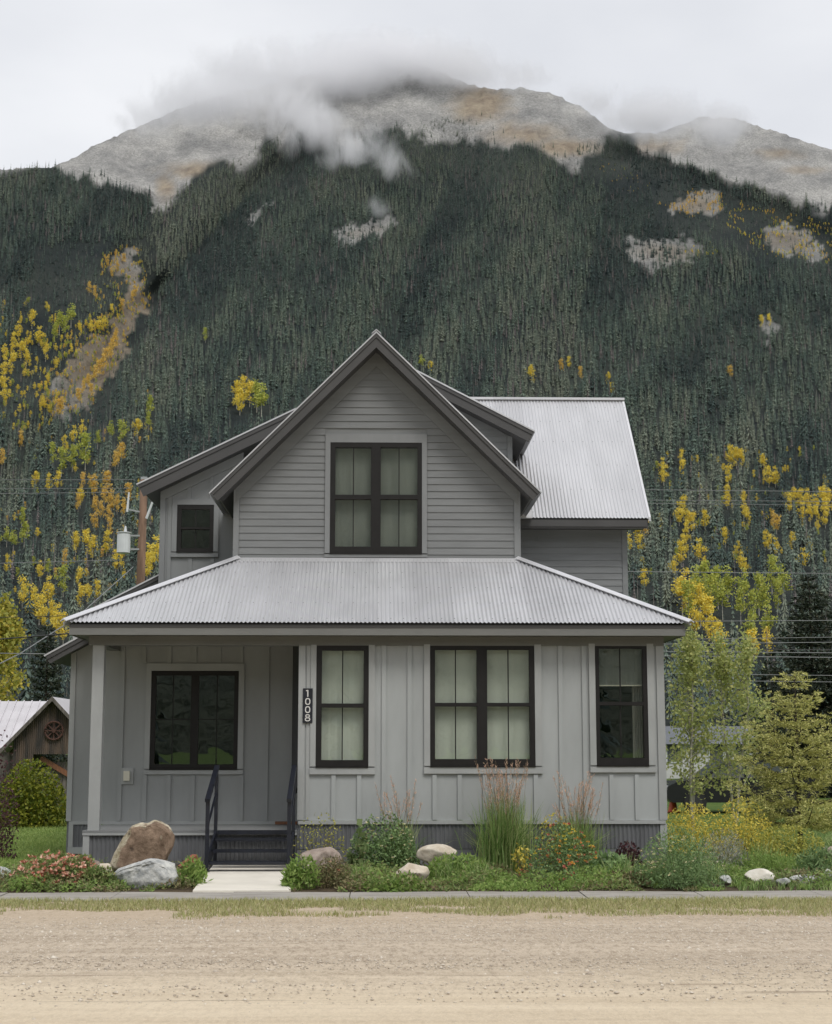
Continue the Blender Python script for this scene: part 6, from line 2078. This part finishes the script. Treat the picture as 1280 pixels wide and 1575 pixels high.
M['rock_brown'] = brown_rock_mat()
def outline_rock(name, label, outline, Yr, mm, seed, depth, front, cat='boulder', facets=7, rough=.05):
    """a boulder with a given front outline (photo pixels), rounded in depth and flattened in front"""
    r = np.random.default_rng(seed)
    V, Fc = ICO4[0].copy(), ICO4[1]
    pts_ = [at(px, py, Yr) for px, py in outline]
    cx_ = sum(p.x for p in pts_) / len(pts_); cz_ = sum(p.z for p in pts_) / len(pts_)
    ang = np.arctan2(V[:, 2], V[:, 0])
    rad = np.zeros(len(V))
    for i in range(len(pts_)):
        a, b_ = pts_[i], pts_[(i + 1) % len(pts_)]
        ax, az, bx, bz = a.x - cx_, a.z - cz_, b_.x - cx_, b_.z - cz_
        den = np.cos(ang) * (bz - az) - np.sin(ang) * (bx - ax)
        t = (ax * (bz - az) - az * (bx - ax)) / (den + 1e-12)
        u_ = np.where(np.abs(bx - ax) > np.abs(bz - az), (t * np.cos(ang) - ax) / (bx - ax + 1e-12), (t * np.sin(ang) - az) / (bz - az + 1e-12))
        ok = (t > 0) & (u_ >= -1e-6) & (u_ <= 1 + 1e-6)
        rad = np.where(ok, np.maximum(rad, t), rad)
    rho = np.hypot(V[:, 0], V[:, 2])
    rr = rad * rho ** .62
    y = V[:, 1] * depth
    n1 = fbm(V[:, 0] * 2.2 + 3, V[:, 2] * 2.2 + V[:, 1], 5, seed) - .5
    n2 = fbm(V[:, 0] * 6 + 3, V[:, 2] * 6 + V[:, 1] * 4, 4, seed + 5) - .5
    y = np.maximum(y, -front * depth * (1 + .5 * n1)) + n2 * depth * .16 + n1 * depth * .2
    rr = rr * (1 + rough * n2 * 2)
    W = np.stack([np.cos(ang) * rr, y, np.sin(ang) * rr], 1)
    for i in range(facets):
        n = r.normal(size=3); n[1] = -abs(n[1]); n /= np.linalg.norm(n)
        k = W @ n - np.max(W @ n) * r.uniform(.72, .9)
        W -= np.clip(k, 0, None)[:, None] * n[None] * .8
    zb = min(p.z for p in pts_)
    o = obj(name, W - np.array([0, 0, zb - cz_]), Fc, mm)
    o.location = (cx_, Yr, zb)
    a = o.data.attributes.new('face_mask', 'FLOAT', 'POINT')
    edge = rho ** .62
    a.data.foreach_set('value', (np.clip(.55 + n1 * 2.2 + (V[:, 0] + .30) * .9 - np.clip(edge - .93, 0, 1) * 9, 0, 1) * (V[:, 1] < .15)).astype(np.float32))
    return tag(o, label, cat)


outline_rock('standing_boulder', 'tall leaning rusty brown boulder standing behind the gray boulder', [(160, 1352), (167, 1335), (176, 1312), (190, 1288), (203, 1270), (216, 1265), (229, 1266), (233, 1260), (247, 1261), (260, 1268), (268, 1284), (266, 1302), (257, 1322), (252, 1352)], 23.7, M['rock_brown'], 3, .34, .42)
outline_rock('gray_boulder', 'pale gray lichen covered boulder lying in front of the brown boulder', [(167, 1366), (170, 1348), (183, 1336), (206, 1328), (232, 1320), (248, 1322), (268, 1329), (274, 1347), (270, 1368), (220, 1372)], 22.2, M['rock_gray'], 8, .36, .6)
for nm, lb_, box, Yr, mm, sd_ in (
        ('garden_rock', 'pinkish rock behind the low brownish bush', (461, 526, 1303, 1340), 23.9, 'rock_pink', 4),
        ('garden_rock', 'large pale cream rock against the skirting behind the flat rock', (640, 703, 1298, 1336), 24.2, 'rock_pale', 5),
        ('garden_rock', 'pale flat rock in front of the larger cream rock', (606, 661, 1327, 1358), 22.6, 'rock_pale', 6),
        ('garden_rock', 'white squarish rock between the lavender and the right picture edge', (1146, 1193, 1336, 1362), 22.3, 'rock_white', 7),
        ('garden_rock', 'small gray rock left of the white squarish rock', (1106, 1126, 1346, 1362), 22.2, 'rock_gray', 9),
        ('garden_rock', 'small gray rock touching the right side of the white rock', (1194, 1216, 1350, 1364), 22.0, 'rock_gray', 10),
        ('garden_rock', 'flat gray rock right of the white squarish rock', (1214, 1263, 1345, 1364), 22.3, 'rock_gray', 12),
        ('garden_rock', 'gray rock cut by the right picture edge', (1262, 1292, 1336, 1362), 22.6, 'rock_gray', 13),
        ('garden_rock', 'gray rock at the left picture edge beside the roses', (-12, 16, 1333, 1356), 22.6, 'rock_gray', 14),
        ('garden_rock', 'pinkish rock between the roses and the brown boulder', (130, 158, 1322, 1342), 23.8, 'rock_pink', 15),
        ('garden_rock', 'small cream rock at the left foot of the brown boulder', (150, 172, 1328, 1344), 23.2, 'rock_pale', 16),
        ('garden_rock', 'tan rock at the right picture edge under the young spruce', (1258, 1296, 1302, 1322), 26.5, 'rock_pink', 17)):
    rock(nm, lb_, box, Yr, M[mm], sd_, planes=9, sub=3, deep=.8)
bk = MB()
p0, p1 = at(279, 1336, 23.9), at(301, 1318, 24.1)
bk.bar(p0, p1, .12, .085)
tag(bk.build('brick', M['brick_red']), 'loose orange brick leaning at the left of the steps', 'brick')

# ------------------------------------------------------------------ utility pole and wires
YP = 56.0
pp = at(211, 1147, YP)
zt_p = Z(738, YP, 211)
M['pole_wood'] = mat('weathered_pole_wood', (0.11, 0.065, 0.04), .85, col2=(0.21, 0.13, 0.085), vscale=(6, 6, .8), bump=.4, bscale=20, bdist=.01)
M['galv'] = mat('dull_galvanized_steel', (0.42, 0.43, 0.44), .45, metal=.6)
pole = thing('utility_pole', 'brown wooden utility pole with a gray transformer behind the left eave', 'utility pole', (pp.x, YP, 0))
MB().tube([(pp.x - .1, YP, 0), (pp.x - .05, YP, zt_p * .5), (pp.x, YP, zt_p)], [.19, .165, .135], 14).build('pole', M['pole_wood'], pole, smooth=True)
MB().tube([(pp.x, YP, zt_p), (pp.x, YP, zt_p + .10)], [.12, .12], 10).build('pole_cap', M['galv'], pole)
tx, tz0, tz1 = X(191, YP, 835), Z(853, YP), Z(822, YP)
tr = MB().tube([(tx, YP - .1, tz0 + .04), (tx, YP - .1, tz0), (tx, YP - .1, tz0 + .02), (tx, YP - .1, tz1 - .04), (tx, YP - .1, tz1)], [.01, .20, .24, .24, .20], 18).build('transformer', M['white_paint'], pole, smooth=False)
MB().tube([(tx, YP - .1, tz1 + .001), (tx, YP - .1, tz1 + .03)], [.265, .265], 18).build('transformer_lid', M['white_paint'], tr)
MB().tube([(tx + .05, YP - .1, tz1 + .031), (tx + .05, YP - .1, tz1 + .08), (tx + .05, YP - .1, tz1 + .26)], [.05, .055, .03], 10).build('bushing', M['white_paint'], tr)
MB().box(tx + .2, pp.x, YP - .13, YP - .07, tz1 - .12, tz1 - .06).box(tx + .2, pp.x, YP - .13, YP - .07, tz0 + .12, tz0 + .18).build('bracket', M['galv'], pole)
MB().bar((pp.x - .1, YP - .2, Z(790, YP)), (pp.x - .55, YP - .2, Z(786, YP)), .05, .05).build('cutout_arm', M['galv'], pole)
MB().tube([(pp.x - .55, YP - .2, Z(790, YP)), (pp.x - .5, YP - .2, Z(760, YP))], [.045, .03], 8).build('insulator', M['white_paint'], pole)
MB().tube([(pp.x + .15, YP - .2, Z(800, YP)), (pp.x + .35, YP - .2, Z(775, YP))], [.05, .04], 8).build('insulator', M['white_paint'], pole)

M['wire'] = mat('gray_aluminium_cable', (0.22, 0.225, 0.23), .6, metal=.2)
M['wire_dark'] = mat('black_cable', (0.03, 0.03, 0.032), .6)


def wire(label, pts, Yw, rad=.013, m='wire', sag=0.0):
    """pts = photo pixels along the cable at depth Yw (a number, or one depth per point)"""
    dd = Yw if hasattr(Yw, '__len__') else [Yw] * len(pts)
    P_ = [at(px, py, d) for (px, py), d in zip(pts, dd)]
    full = []
    n = 12
    for a, b_ in zip(P_[:-1], P_[1:]):
        for i in range(n):
            t = i / n
            q = a.lerp(b_, t); q.z -= sag * 4 * t * (1 - t)
            full.append(q)
    full.append(P_[-1])
    mb = MB().tube(full, rad, 5)
    tag(mb.build('power_line', M[m]), label, 'wire', 'overhead cables')


wire('topmost thin cable running left from the top of the pole', [(-60, 738), (208, 738)], YP, .010)
wire('second thin cable left of the pole, below the topmost', [(-60, 752), (200, 751)], YP, .008)
wire('third thin cable ending at the pole insulator', [(-60, 760), (196, 757)], YP - .2, .010)
wire('cable ending at the transformer from the left', [(-60, 868), (200, 861)], YP, .012)
wire('service cable sloping down left from the pole past the porch roof', [(205, 872), (120, 948), (30, 1006), (-40, 1040)], [YP - .2, 50, 45, 42], .016)
wire('thick dark cable left of the porch eave', [(-60, 988), (112, 974)], 40, .018, 'wire_dark')
wire('thin pale cable low left above the shed', [(-60, 1004), (70, 1006)], 40, .012)
wire('thin dark cable above the shed trees', [(-60, 951), (110, 947)], 44, .010, 'wire_dark')
wire('topmost cable right of the rear roof', [(960, 753), (1360, 757)], YP, .011)
wire('second cable right of the rear roof', [(960, 769), (1360, 772)], YP, .010)
wire('third cable right of the rear roof', [(960, 774), (1360, 778)], YP, .009)
wire('single cable level with the rear wing wall', [(950, 879), (1360, 883)], YP, .013)
wire('cable just below the porch eave level behind the aspens', [(1010, 956), (1360, 954)], YP - 4, .011)
for k, (y0, y1, m_, rd) in enumerate(((984, 979, 'wire', .010), (991, 987, 'wire', .012), (998, 1000, 'wire_dark', .014), (1002, 1005, 'wire', .012), (1009, 1012, 'wire', .015), (1036, 1040, 'wire', .010), (1046, 1050, 'wire', .010))):
    wire('%s cable in the bundle crossing the tall dark spruce' % ('first', 'second', 'third', 'fourth', 'fifth', 'sixth', 'seventh')[k], [(1010, y0), (1360, y1)], YP - 2 - .3 * k, rd, m_)

# ------------------------------------------------------------------ old shed
YD = 52.0
M['tin_rust'] = mat('rusty_corrugated_tin', (0.06, 0.055, 0.05), .8, metal=.1, col2=(0.17, 0.125, 0.095), vscale=(5, 5, .7), ramp=(.35, .65))
M['tin_roof'] = mat('pale_standing_seam_roof', (0.60, 0.58, 0.60), .5, metal=.3, var=.06, vscale=(2, 2, 2))
M['old_wood'] = mat('weathered_gray_boards', (0.075, 0.065, 0.055), .9, col2=(0.18, 0.16, 0.14), vscale=(8, 8, 1))
shed = thing('old_shed', 'old tin clad shed with a pale metal roof and a wagon wheel in its gable', 'shed', (X(60, YD), YD, 0))
pk = at(83, 1072, YD); le = at(8, 1148, YD); 
hwid = pk.x - le.x
re_x = pk.x + hwid
gz = lambda x: pk.z - abs(x - pk.x) * (pk.z - le.z) / hwid
# tin sheets of the gable, opening below
wx0, wx1 = X(22, YD), re_x - .25
ox0, ox1 = X(58, YD), re_x - .6
zo = Z(1160, YD)
xx = wx0
while xx < wx1:
    x2 = min(xx + .33, wx1)
    segs = 5
    v, f = [], []
    for i in range(segs * 4 + 1):
        xi = xx + (x2 - xx) * i / (segs * 4)
        yi = YD + .02 * math.cos(i * math.pi / 2)
        zb_ = zo if ox0 < (xx + x2) / 2 < ox1 else 0
        v += [(xi, yi, zb_), (xi, yi, gz(xi) - .06)]
        if i:
            f.append((2 * i - 2, 2 * i, 2 * i + 1, 2 * i - 1))
    obj('tin_sheet', v, f, M['tin_rust'], shed)
    xx = x2
MB().box(wx0, wx1, YD + .06, YD + .1, zo, le.z).build('wall_frame', M['old_wood'], shed)
# plank doors standing inside the opening
n_p = 9
for i in range(n_p):
    a = ox0 + (ox1 - ox0) * i / n_p; b_ = ox0 + (ox1 - ox0) * (i + 1) / n_p - .015
    MB().hexa([(a, YD + .35, 0), (b_, YD + .35, 0), (b_, YD + .39, 0), (a, YD + .39, 0)], [(a + .3, YD + .35, zo - .25), (b_ + .3, YD + .35, zo - .25), (b_ + .3, YD + .39, zo - .25), (a + .3, YD + .39, zo - .25)]).build('plank', M['old_wood'], shed)
MB().bar((X(62, YD), YD + .3, Z(1166, YD)), (X(112, YD), YD + .3, Z(1195, YD)), .12, .16).build('brace', M['wood_brown'], shed)
for s_ in (-1, 1):
    e_x, e_z = pk.x + s_ * (hwid + .12), le.z - .12 * (pk.z - le.z) / hwid
    MB().hexa([(pk.x, YD - .3, pk.z), (e_x, YD - .3, e_z), (e_x, YD - .3, e_z - .07), (pk.x, YD - .3, pk.z - .07)],
              [(pk.x, YD + 4.5, pk.z), (e_x, YD + 4.5, e_z), (e_x, YD + 4.5, e_z - .07), (pk.x, YD + 4.5, pk.z - .07)]).build('roof', M['tin_roof'], shed)
    MB().hexa([(pk.x, YD - .305, pk.z + .012), (e_x, YD - .305, e_z + .012), (e_x, YD - .305, e_z - .14), (pk.x, YD - .305, pk.z - .14)],
              [(pk.x, YD - .27, pk.z + .012), (e_x, YD - .27, e_z + .012), (e_x, YD - .27, e_z - .14), (pk.x, YD - .27, pk.z - .14)]).build('barge_board', M['old_wood'], shed)
# long roof running left
rl0, rl1 = X(-120, YD + 2.6), X(78, YD + 2.6)
zr_, zl_ = Z(1079, YD + 3.4), Z(1150, YD + .9)
nseam = 16
for i in range(nseam):
    a, b_ = rl0 + (rl1 - rl0) * i / nseam, rl0 + (rl1 - rl0) * (i + 1) / nseam
    sk = .0
    MB().hexa([(a + .02, YD + .9, zl_), (b_ - .02, YD + .9, zl_), (b_ - .02, YD + 3.4, zr_), (a + .02, YD + 3.4, zr_)],
              [(a + .02, YD + .9, zl_ - .03), (b_ - .02, YD + .9, zl_ - .03), (b_ - .02, YD + 3.4, zr_ - .03), (a + .02, YD + 3.4, zr_ - .03)]).build('roof_panel', M['tin_roof'], shed)
    MB().hexa([(b_ - .018, YD + .89, zl_ + .04), (b_ + .018, YD + .89, zl_ + .04), (b_ + .018, YD + 3.4, zr_ + .04), (b_ - .018, YD + 3.4, zr_ + .04)],
              [(b_ - .018, YD + .89, zl_ - .03), (b_ + .018, YD + .89, zl_ - .03), (b_ + .018, YD + 3.4, zr_ - .03), (b_ - .018, YD + 3.4, zr_ - .03)]).build('roof_seam', M['tin_roof'], shed)
MB().box(rl0, rl1, YD + 1.1, YD + 1.2, 0, zl_ - .02).build('wall', M['old_wood'], shed)
wc = at(83, 1124, YD - .06)
wheel = thing('wagon_wheel', 'rusty wagon wheel hung on the gable of the old shed', 'wheel', (wc.x, YD - .06, wc.z - .28))
M['rust'] = mat('dark_rusty_iron', (0.075, 0.035, 0.025), .85, var=.4, vscale=(12, 12, 12))
R_ = 13.5 * YD / F
ringp = [(wc.x + R_ * math.cos(a), YD - .07, wc.z + R_ * math.sin(a)) for a in [2 * math.pi * i / 28 for i in range(29)]]
MB().tube(ringp, .035, 6, cap=False).build('rim', M['rust'], wheel)
MB().tube([(wc.x, YD - .12, wc.z), (wc.x, YD - .02, wc.z)], [.07, .07], 10).build('hub', M['rust'], wheel)
for i in range(8):
    a = 2 * math.pi * i / 8
    MB().bar((wc.x + .05 * math.cos(a), YD - .07, wc.z + .05 * math.sin(a)), (wc.x + R_ * math.cos(a), YD - .07, wc.z + R_ * math.sin(a)), .035).build('spoke', M['rust'], wheel)

# ------------------------------------------------------------------ right background: parked car, pale building, cone, stake
YC = 46.0
M['car_paint'] = mat('charcoal_car_paint', (0.03, 0.031, 0.034), .25, metal=.4)
M['car_glass'] = mat('car_window_glass', (0.08, 0.09, 0.10), .05, spec=.8)
M['rubber'] = mat('tyre_rubber', (0.015, 0.015, 0.015), .8)
M['alloy'] = mat('dark_alloy_rim', (0.07, 0.07, 0.075), .4, metal=.6)
cx0 = X(1022, YC)
car = thing('parked_car', 'charcoal car parked behind the slim green aspens', 'car', (cx0 + 2.2, YC, 0))
prof = [(0, .45), (0.05, .78), (0.35, .92), (1.05, 1.0), (1.75, 1.46), (2.3, 1.55), (3.3, 1.52), (4.1, 1.15), (4.45, 1.05), (4.5, .5), (4.3, .32), (.2, .32)]
MB().prism([(cx0 + a, b_) for a, b_ in prof], YC, YC + 1.75).build('body', M['car_paint'], car)
MB().prism([(cx0 + a, b_) for a, b_ in ((1.2, 1.03), (1.78, 1.42), (2.3, 1.49), (2.3, 1.03))], YC - .01, YC + .005).build('window', M['car_glass'], car)
MB().prism([(cx0 + a, b_) for a, b_ in ((2.38, 1.03), (2.38, 1.49), (3.25, 1.46), (3.75, 1.08))], YC - .01, YC + .005).build('window', M['car_glass'], car)
MB().hexa([(cx0 + 1.08, YC + .12, 1.03), (cx0 + 1.72, YC + .12, 1.455), (cx0 + 1.72, YC + 1.63, 1.455), (cx0 + 1.08, YC + 1.63, 1.03)], [(cx0 + 1.06, YC + .12, 1.05), (cx0 + 1.70, YC + .12, 1.475), (cx0 + 1.70, YC + 1.63, 1.475), (cx0 + 1.06, YC + 1.63, 1.05)]).build('windscreen', M['car_glass'], car)
MB().box(cx0 - .01, cx0 + .2, YC + .1, YC + .4, .68, .8).build('headlight', M['white_paint'], car)
for a in (.85, 3.55):
    w = MB().tube([(cx0 + a, YC - .02, .33), (cx0 + a, YC + .2, .33)], [.33, .33], 20).build('wheel', M['rubber'], car)
    MB().tube([(cx0 + a, YC - .03, .33), (cx0 + a, YC - .021, .33)], [.2, .2], 14).build('rim', M['alloy'], w)
YN = 95.0
M['pale_wall'] = mat('white_clapboard_far', (0.52, 0.52, 0.51), .7, var=.04, vscale=(.5, .5, 6))
M['gray_roof'] = mat('blue_gray_far_roof', (0.12, 0.13, 0.145), .8, var=.08, vscale=(1, 1, 1))
nb = thing('pale_house', 'white house glimpsed between the house corner and the aspens', 'house', (X(1075, YN), YN, 0))
nx0, nx1 = X(1018, YN), X(1168, YN)
ze_, zr2 = Z(1142, YN), Z(1116, YN)
MB().box(nx0, nx1, YN, YN + 6, 0, ze_).build('wall', M['pale_wall'], nb)
MB().add([(nx0 - .3, YN - .4, ze_ - .1), (nx1 + .3, YN - .4, ze_ - .1), (nx1 + .3, YN + 3, zr2), (nx0 - .3, YN + 3, zr2), (nx0 - .3, YN + 6.4, ze_ - .1), (nx1 + .3, YN + 6.4, ze_ - .1)],
         [(0, 1, 2, 3), (3, 2, 5, 4), (0, 3, 4), (1, 5, 2)]).build('roof', M['gray_roof'], nb)
for px in (1035, 1100, 1140):
    xw = X(px, YN)
    w = MB().box(xw - .4, xw + .4, YN - .04, YN + .02, 1.0, 2.1).build('window', M['car_glass'], nb)
    MB().holed(xw - .46, xw + .46, .94, 2.16, [(xw - .4, xw + .4, 1.0, 2.1)], YN - .06, YN - .001).build('frame', M['white_paint'], w)
yc_ = 47.0
cp = at(1033, 1147, yc_); cp.z = 0
M['cone'] = mat('orange_cone_plastic', (0.62, 0.11, 0.03), .5)
cone = thing('traffic_cone', 'orange traffic cone beside the right corner of the house', 'cone', cp)
MB().tube([(cp.x, yc_, .03), (cp.x, yc_, .68)], [.15, .025], 16).build('body', M['cone'], cone, smooth=False)
MB().tube([(cp.x, yc_, .30), (cp.x, yc_, .45)], [.121, .087], 16, cap=False).build('stripe', M['white_paint'], cone)
MB().box(cp.x - .2, cp.x + .2, yc_ - .2, yc_ + .2, 0, .03).build('base', M['cone'], cone)
sp_ = gp(1160, 1312)
st_ = MB().bar((sp_.x, sp_.y, 0), (X(1149, sp_.y, 1215), sp_.y, Z(1213, sp_.y)), .035, .035)
tag(st_.build('garden_stake', M['black_metal']), 'thin black leaning stake left of the young spruce', 'stake')

# conifers on the valley floor beyond the houses
r = np.random.default_rng(123)
for i in range(26):
    left = i < 9
    px = r.uniform(-20, 110) if left else r.uniform(1010, 1290)
    Yv = r.uniform(170, 480)
    o = bpy.data.objects.new('valley_conifer', conifer_meshes[i % 5]); COL.objects.link(o)
    b = at(px, 1147, Yv); b.z = 0
    s = r.uniform(9, 17)
    o.location = b; o.scale = (s * 1.2, s * 1.2, s); o.rotation_euler = (0, 0, i)
    tag(o, 'dark conifer on the valley floor behind the ' + ('old shed' if left else 'white house'), 'tree', 'conifers on the valley floor behind the ' + ('shed' if left else 'white house'))

# ------------------------------------------------------------------ mist on the summit, haze over the valley
def mist_bank(label, puffs, thick, den_, seed):
    m, nt, N, L, b_ = new_mat('mist_volume')
    N.remove(b_)
    pv = N.new('ShaderNodeVolumePrincipled')
    pv.inputs['Color'].default_value = (0.99, 0.99, 1.0, 1)
    pv.inputs['Anisotropy'].default_value = 0.45
    tc = N.new('ShaderNodeTexCoord')
    acc = None
    lo, hi = np.full(3, 1e9), np.full(3, -1e9)
    for px, py, rx, ry, st_ in puffs:
        d0 = float(mountain_depth(np.array([float(px)]), np.array([float(max(py, 110))]))[0]) - thick
        c = at(px, py, d0)
        k = d0 / F
        rad = (rx * k * 1.25, thick, ry * k * 1.25)
        lo = np.minimum(lo, np.array(c) - rad); hi = np.maximum(hi, np.array(c) + rad)
        sub = N.new('ShaderNodeVectorMath'); sub.operation = 'SUBTRACT'; sub.inputs[1].default_value = c
        dv = N.new('ShaderNodeVectorMath'); dv.operation = 'DIVIDE'; dv.inputs[1].default_value = rad
        ln = N.new('ShaderNodeVectorMath'); ln.operation = 'LENGTH'
        mr = N.new('ShaderNodeMapRange'); mr.inputs['From Min'].default_value = 1.0; mr.inputs['From Max'].default_value = 0.0; mr.inputs['To Max'].default_value = st_
        L.new(tc.outputs['Object'], sub.inputs[0]); L.new(sub.outputs[0], dv.inputs[0]); L.new(dv.outputs[0], ln.inputs[0]); L.new(ln.outputs['Value'], mr.inputs['Value'])
        if acc is None:
            acc = mr.outputs['Result']
        else:
            mxn = N.new('ShaderNodeMath'); mxn.operation = 'MAXIMUM'
            L.new(acc, mxn.inputs[0]); L.new(mr.outputs['Result'], mxn.inputs[1])
            acc = mxn.outputs['Value']
    mp = N.new('ShaderNodeMapping'); mp.inputs['Location'].default_value = (seed, seed, 0); mp.inputs['Rotation'].default_value = (0, .5, 0); mp.inputs['Scale'].default_value = (1.5, 1, .8)
    L.new(tc.outputs['Object'], mp.inputs['Vector'])
    nzn = N.new('ShaderNodeTexNoise'); nzn.inputs['Scale'].default_value = 0.013; nzn.inputs['Detail'].default_value = 6; nzn.inputs['Roughness'].default_value = .68; nzn.inputs['Distortion'].default_value = .7
    L.new(mp.outputs['Vector'], nzn.inputs['Vector'])
    ad = N.new('ShaderNodeMath'); ad.operation = 'MULTIPLY_ADD'; ad.inputs[1].default_value = 4.6; ad.inputs[2].default_value = -2.5
    L.new(nzn.outputs['Fac'], ad.inputs[0])
    sm_ = N.new('ShaderNodeMath'); sm_.operation = 'ADD'; sm_.use_clamp = True; L.new(acc, sm_.inputs[0]); L.new(ad.outputs['Value'], sm_.inputs[1])
    gate = N.new('ShaderNodeMath'); gate.operation = 'MULTIPLY'; L.new(sm_.outputs['Value'], gate.inputs[0]); L.new(acc, gate.inputs[1])
    den = N.new('ShaderNodeMath'); den.operation = 'MULTIPLY'; den.inputs[1].default_value = den_; L.new(gate.outputs['Value'], den.inputs[0])
    L.new(den.outputs['Value'], pv.inputs['Density'])
    L.new(pv.outputs['Volume'], N['Material Output'].inputs['Volume'])
    ms = MB().box(lo[0], hi[0], lo[1], hi[1], lo[2], hi[2]).build('mist', m)
    tag(ms, label, 'mist', kind='stuff')


mist_bank('torn mist wisps drifting down the slope left of the summit', [(440, 160, 80, 66, 1.05), (495, 198, 72, 60, 1.05), (548, 232, 66, 46, 1.0), (604, 254, 52, 34, .85), (575, 318, 28, 14, .5)], 75, .055, 3.0)
mist_bank('low cloud hiding the summit and its left shoulder', [(425, 112, 150, 60, 1.9), (600, 92, 180, 46, 2.6), (520, 118, 110, 50, 2.2), (705, 108, 110, 34, 1.8), (320, 152, 125, 46, 1.9), (235, 182, 90, 28, 1.25), (800, 120, 90, 20, 1.0)], 100, .019, 60.0)
mist_bank('low cloud bank over the right shoulder of the mountain', [(1010, 178, 130, 40, 1.9), (1105, 196, 70, 34, 1.6), (915, 156, 80, 28, 1.1)], 80, .022, 120.0)
cy.volume_step_rate = 0.35
cy.volume_max_steps = 64

# ------------------------------------------------------------------ across the road, seen only mirrored in the windows
for i, (xx, yy_, hh) in enumerate(((-20, -84, 13), (-3.5, -90, 15), (9, -96, 12), (18, -80, 14), (-30, -75, 12), (28, -88, 15))):
    o = bpy.data.objects.new('roadside_spruce', conifer_meshes[i % 5]); COL.objects.link(o)
    o.location = (xx, yy_, 0); o.scale = (hh * 1.3, hh * 1.3, hh); o.rotation_euler = (0, 0, i)
    tag(o, 'dark spruce across the road, mirrored in the windows', 'tree', 'spruces across the road')
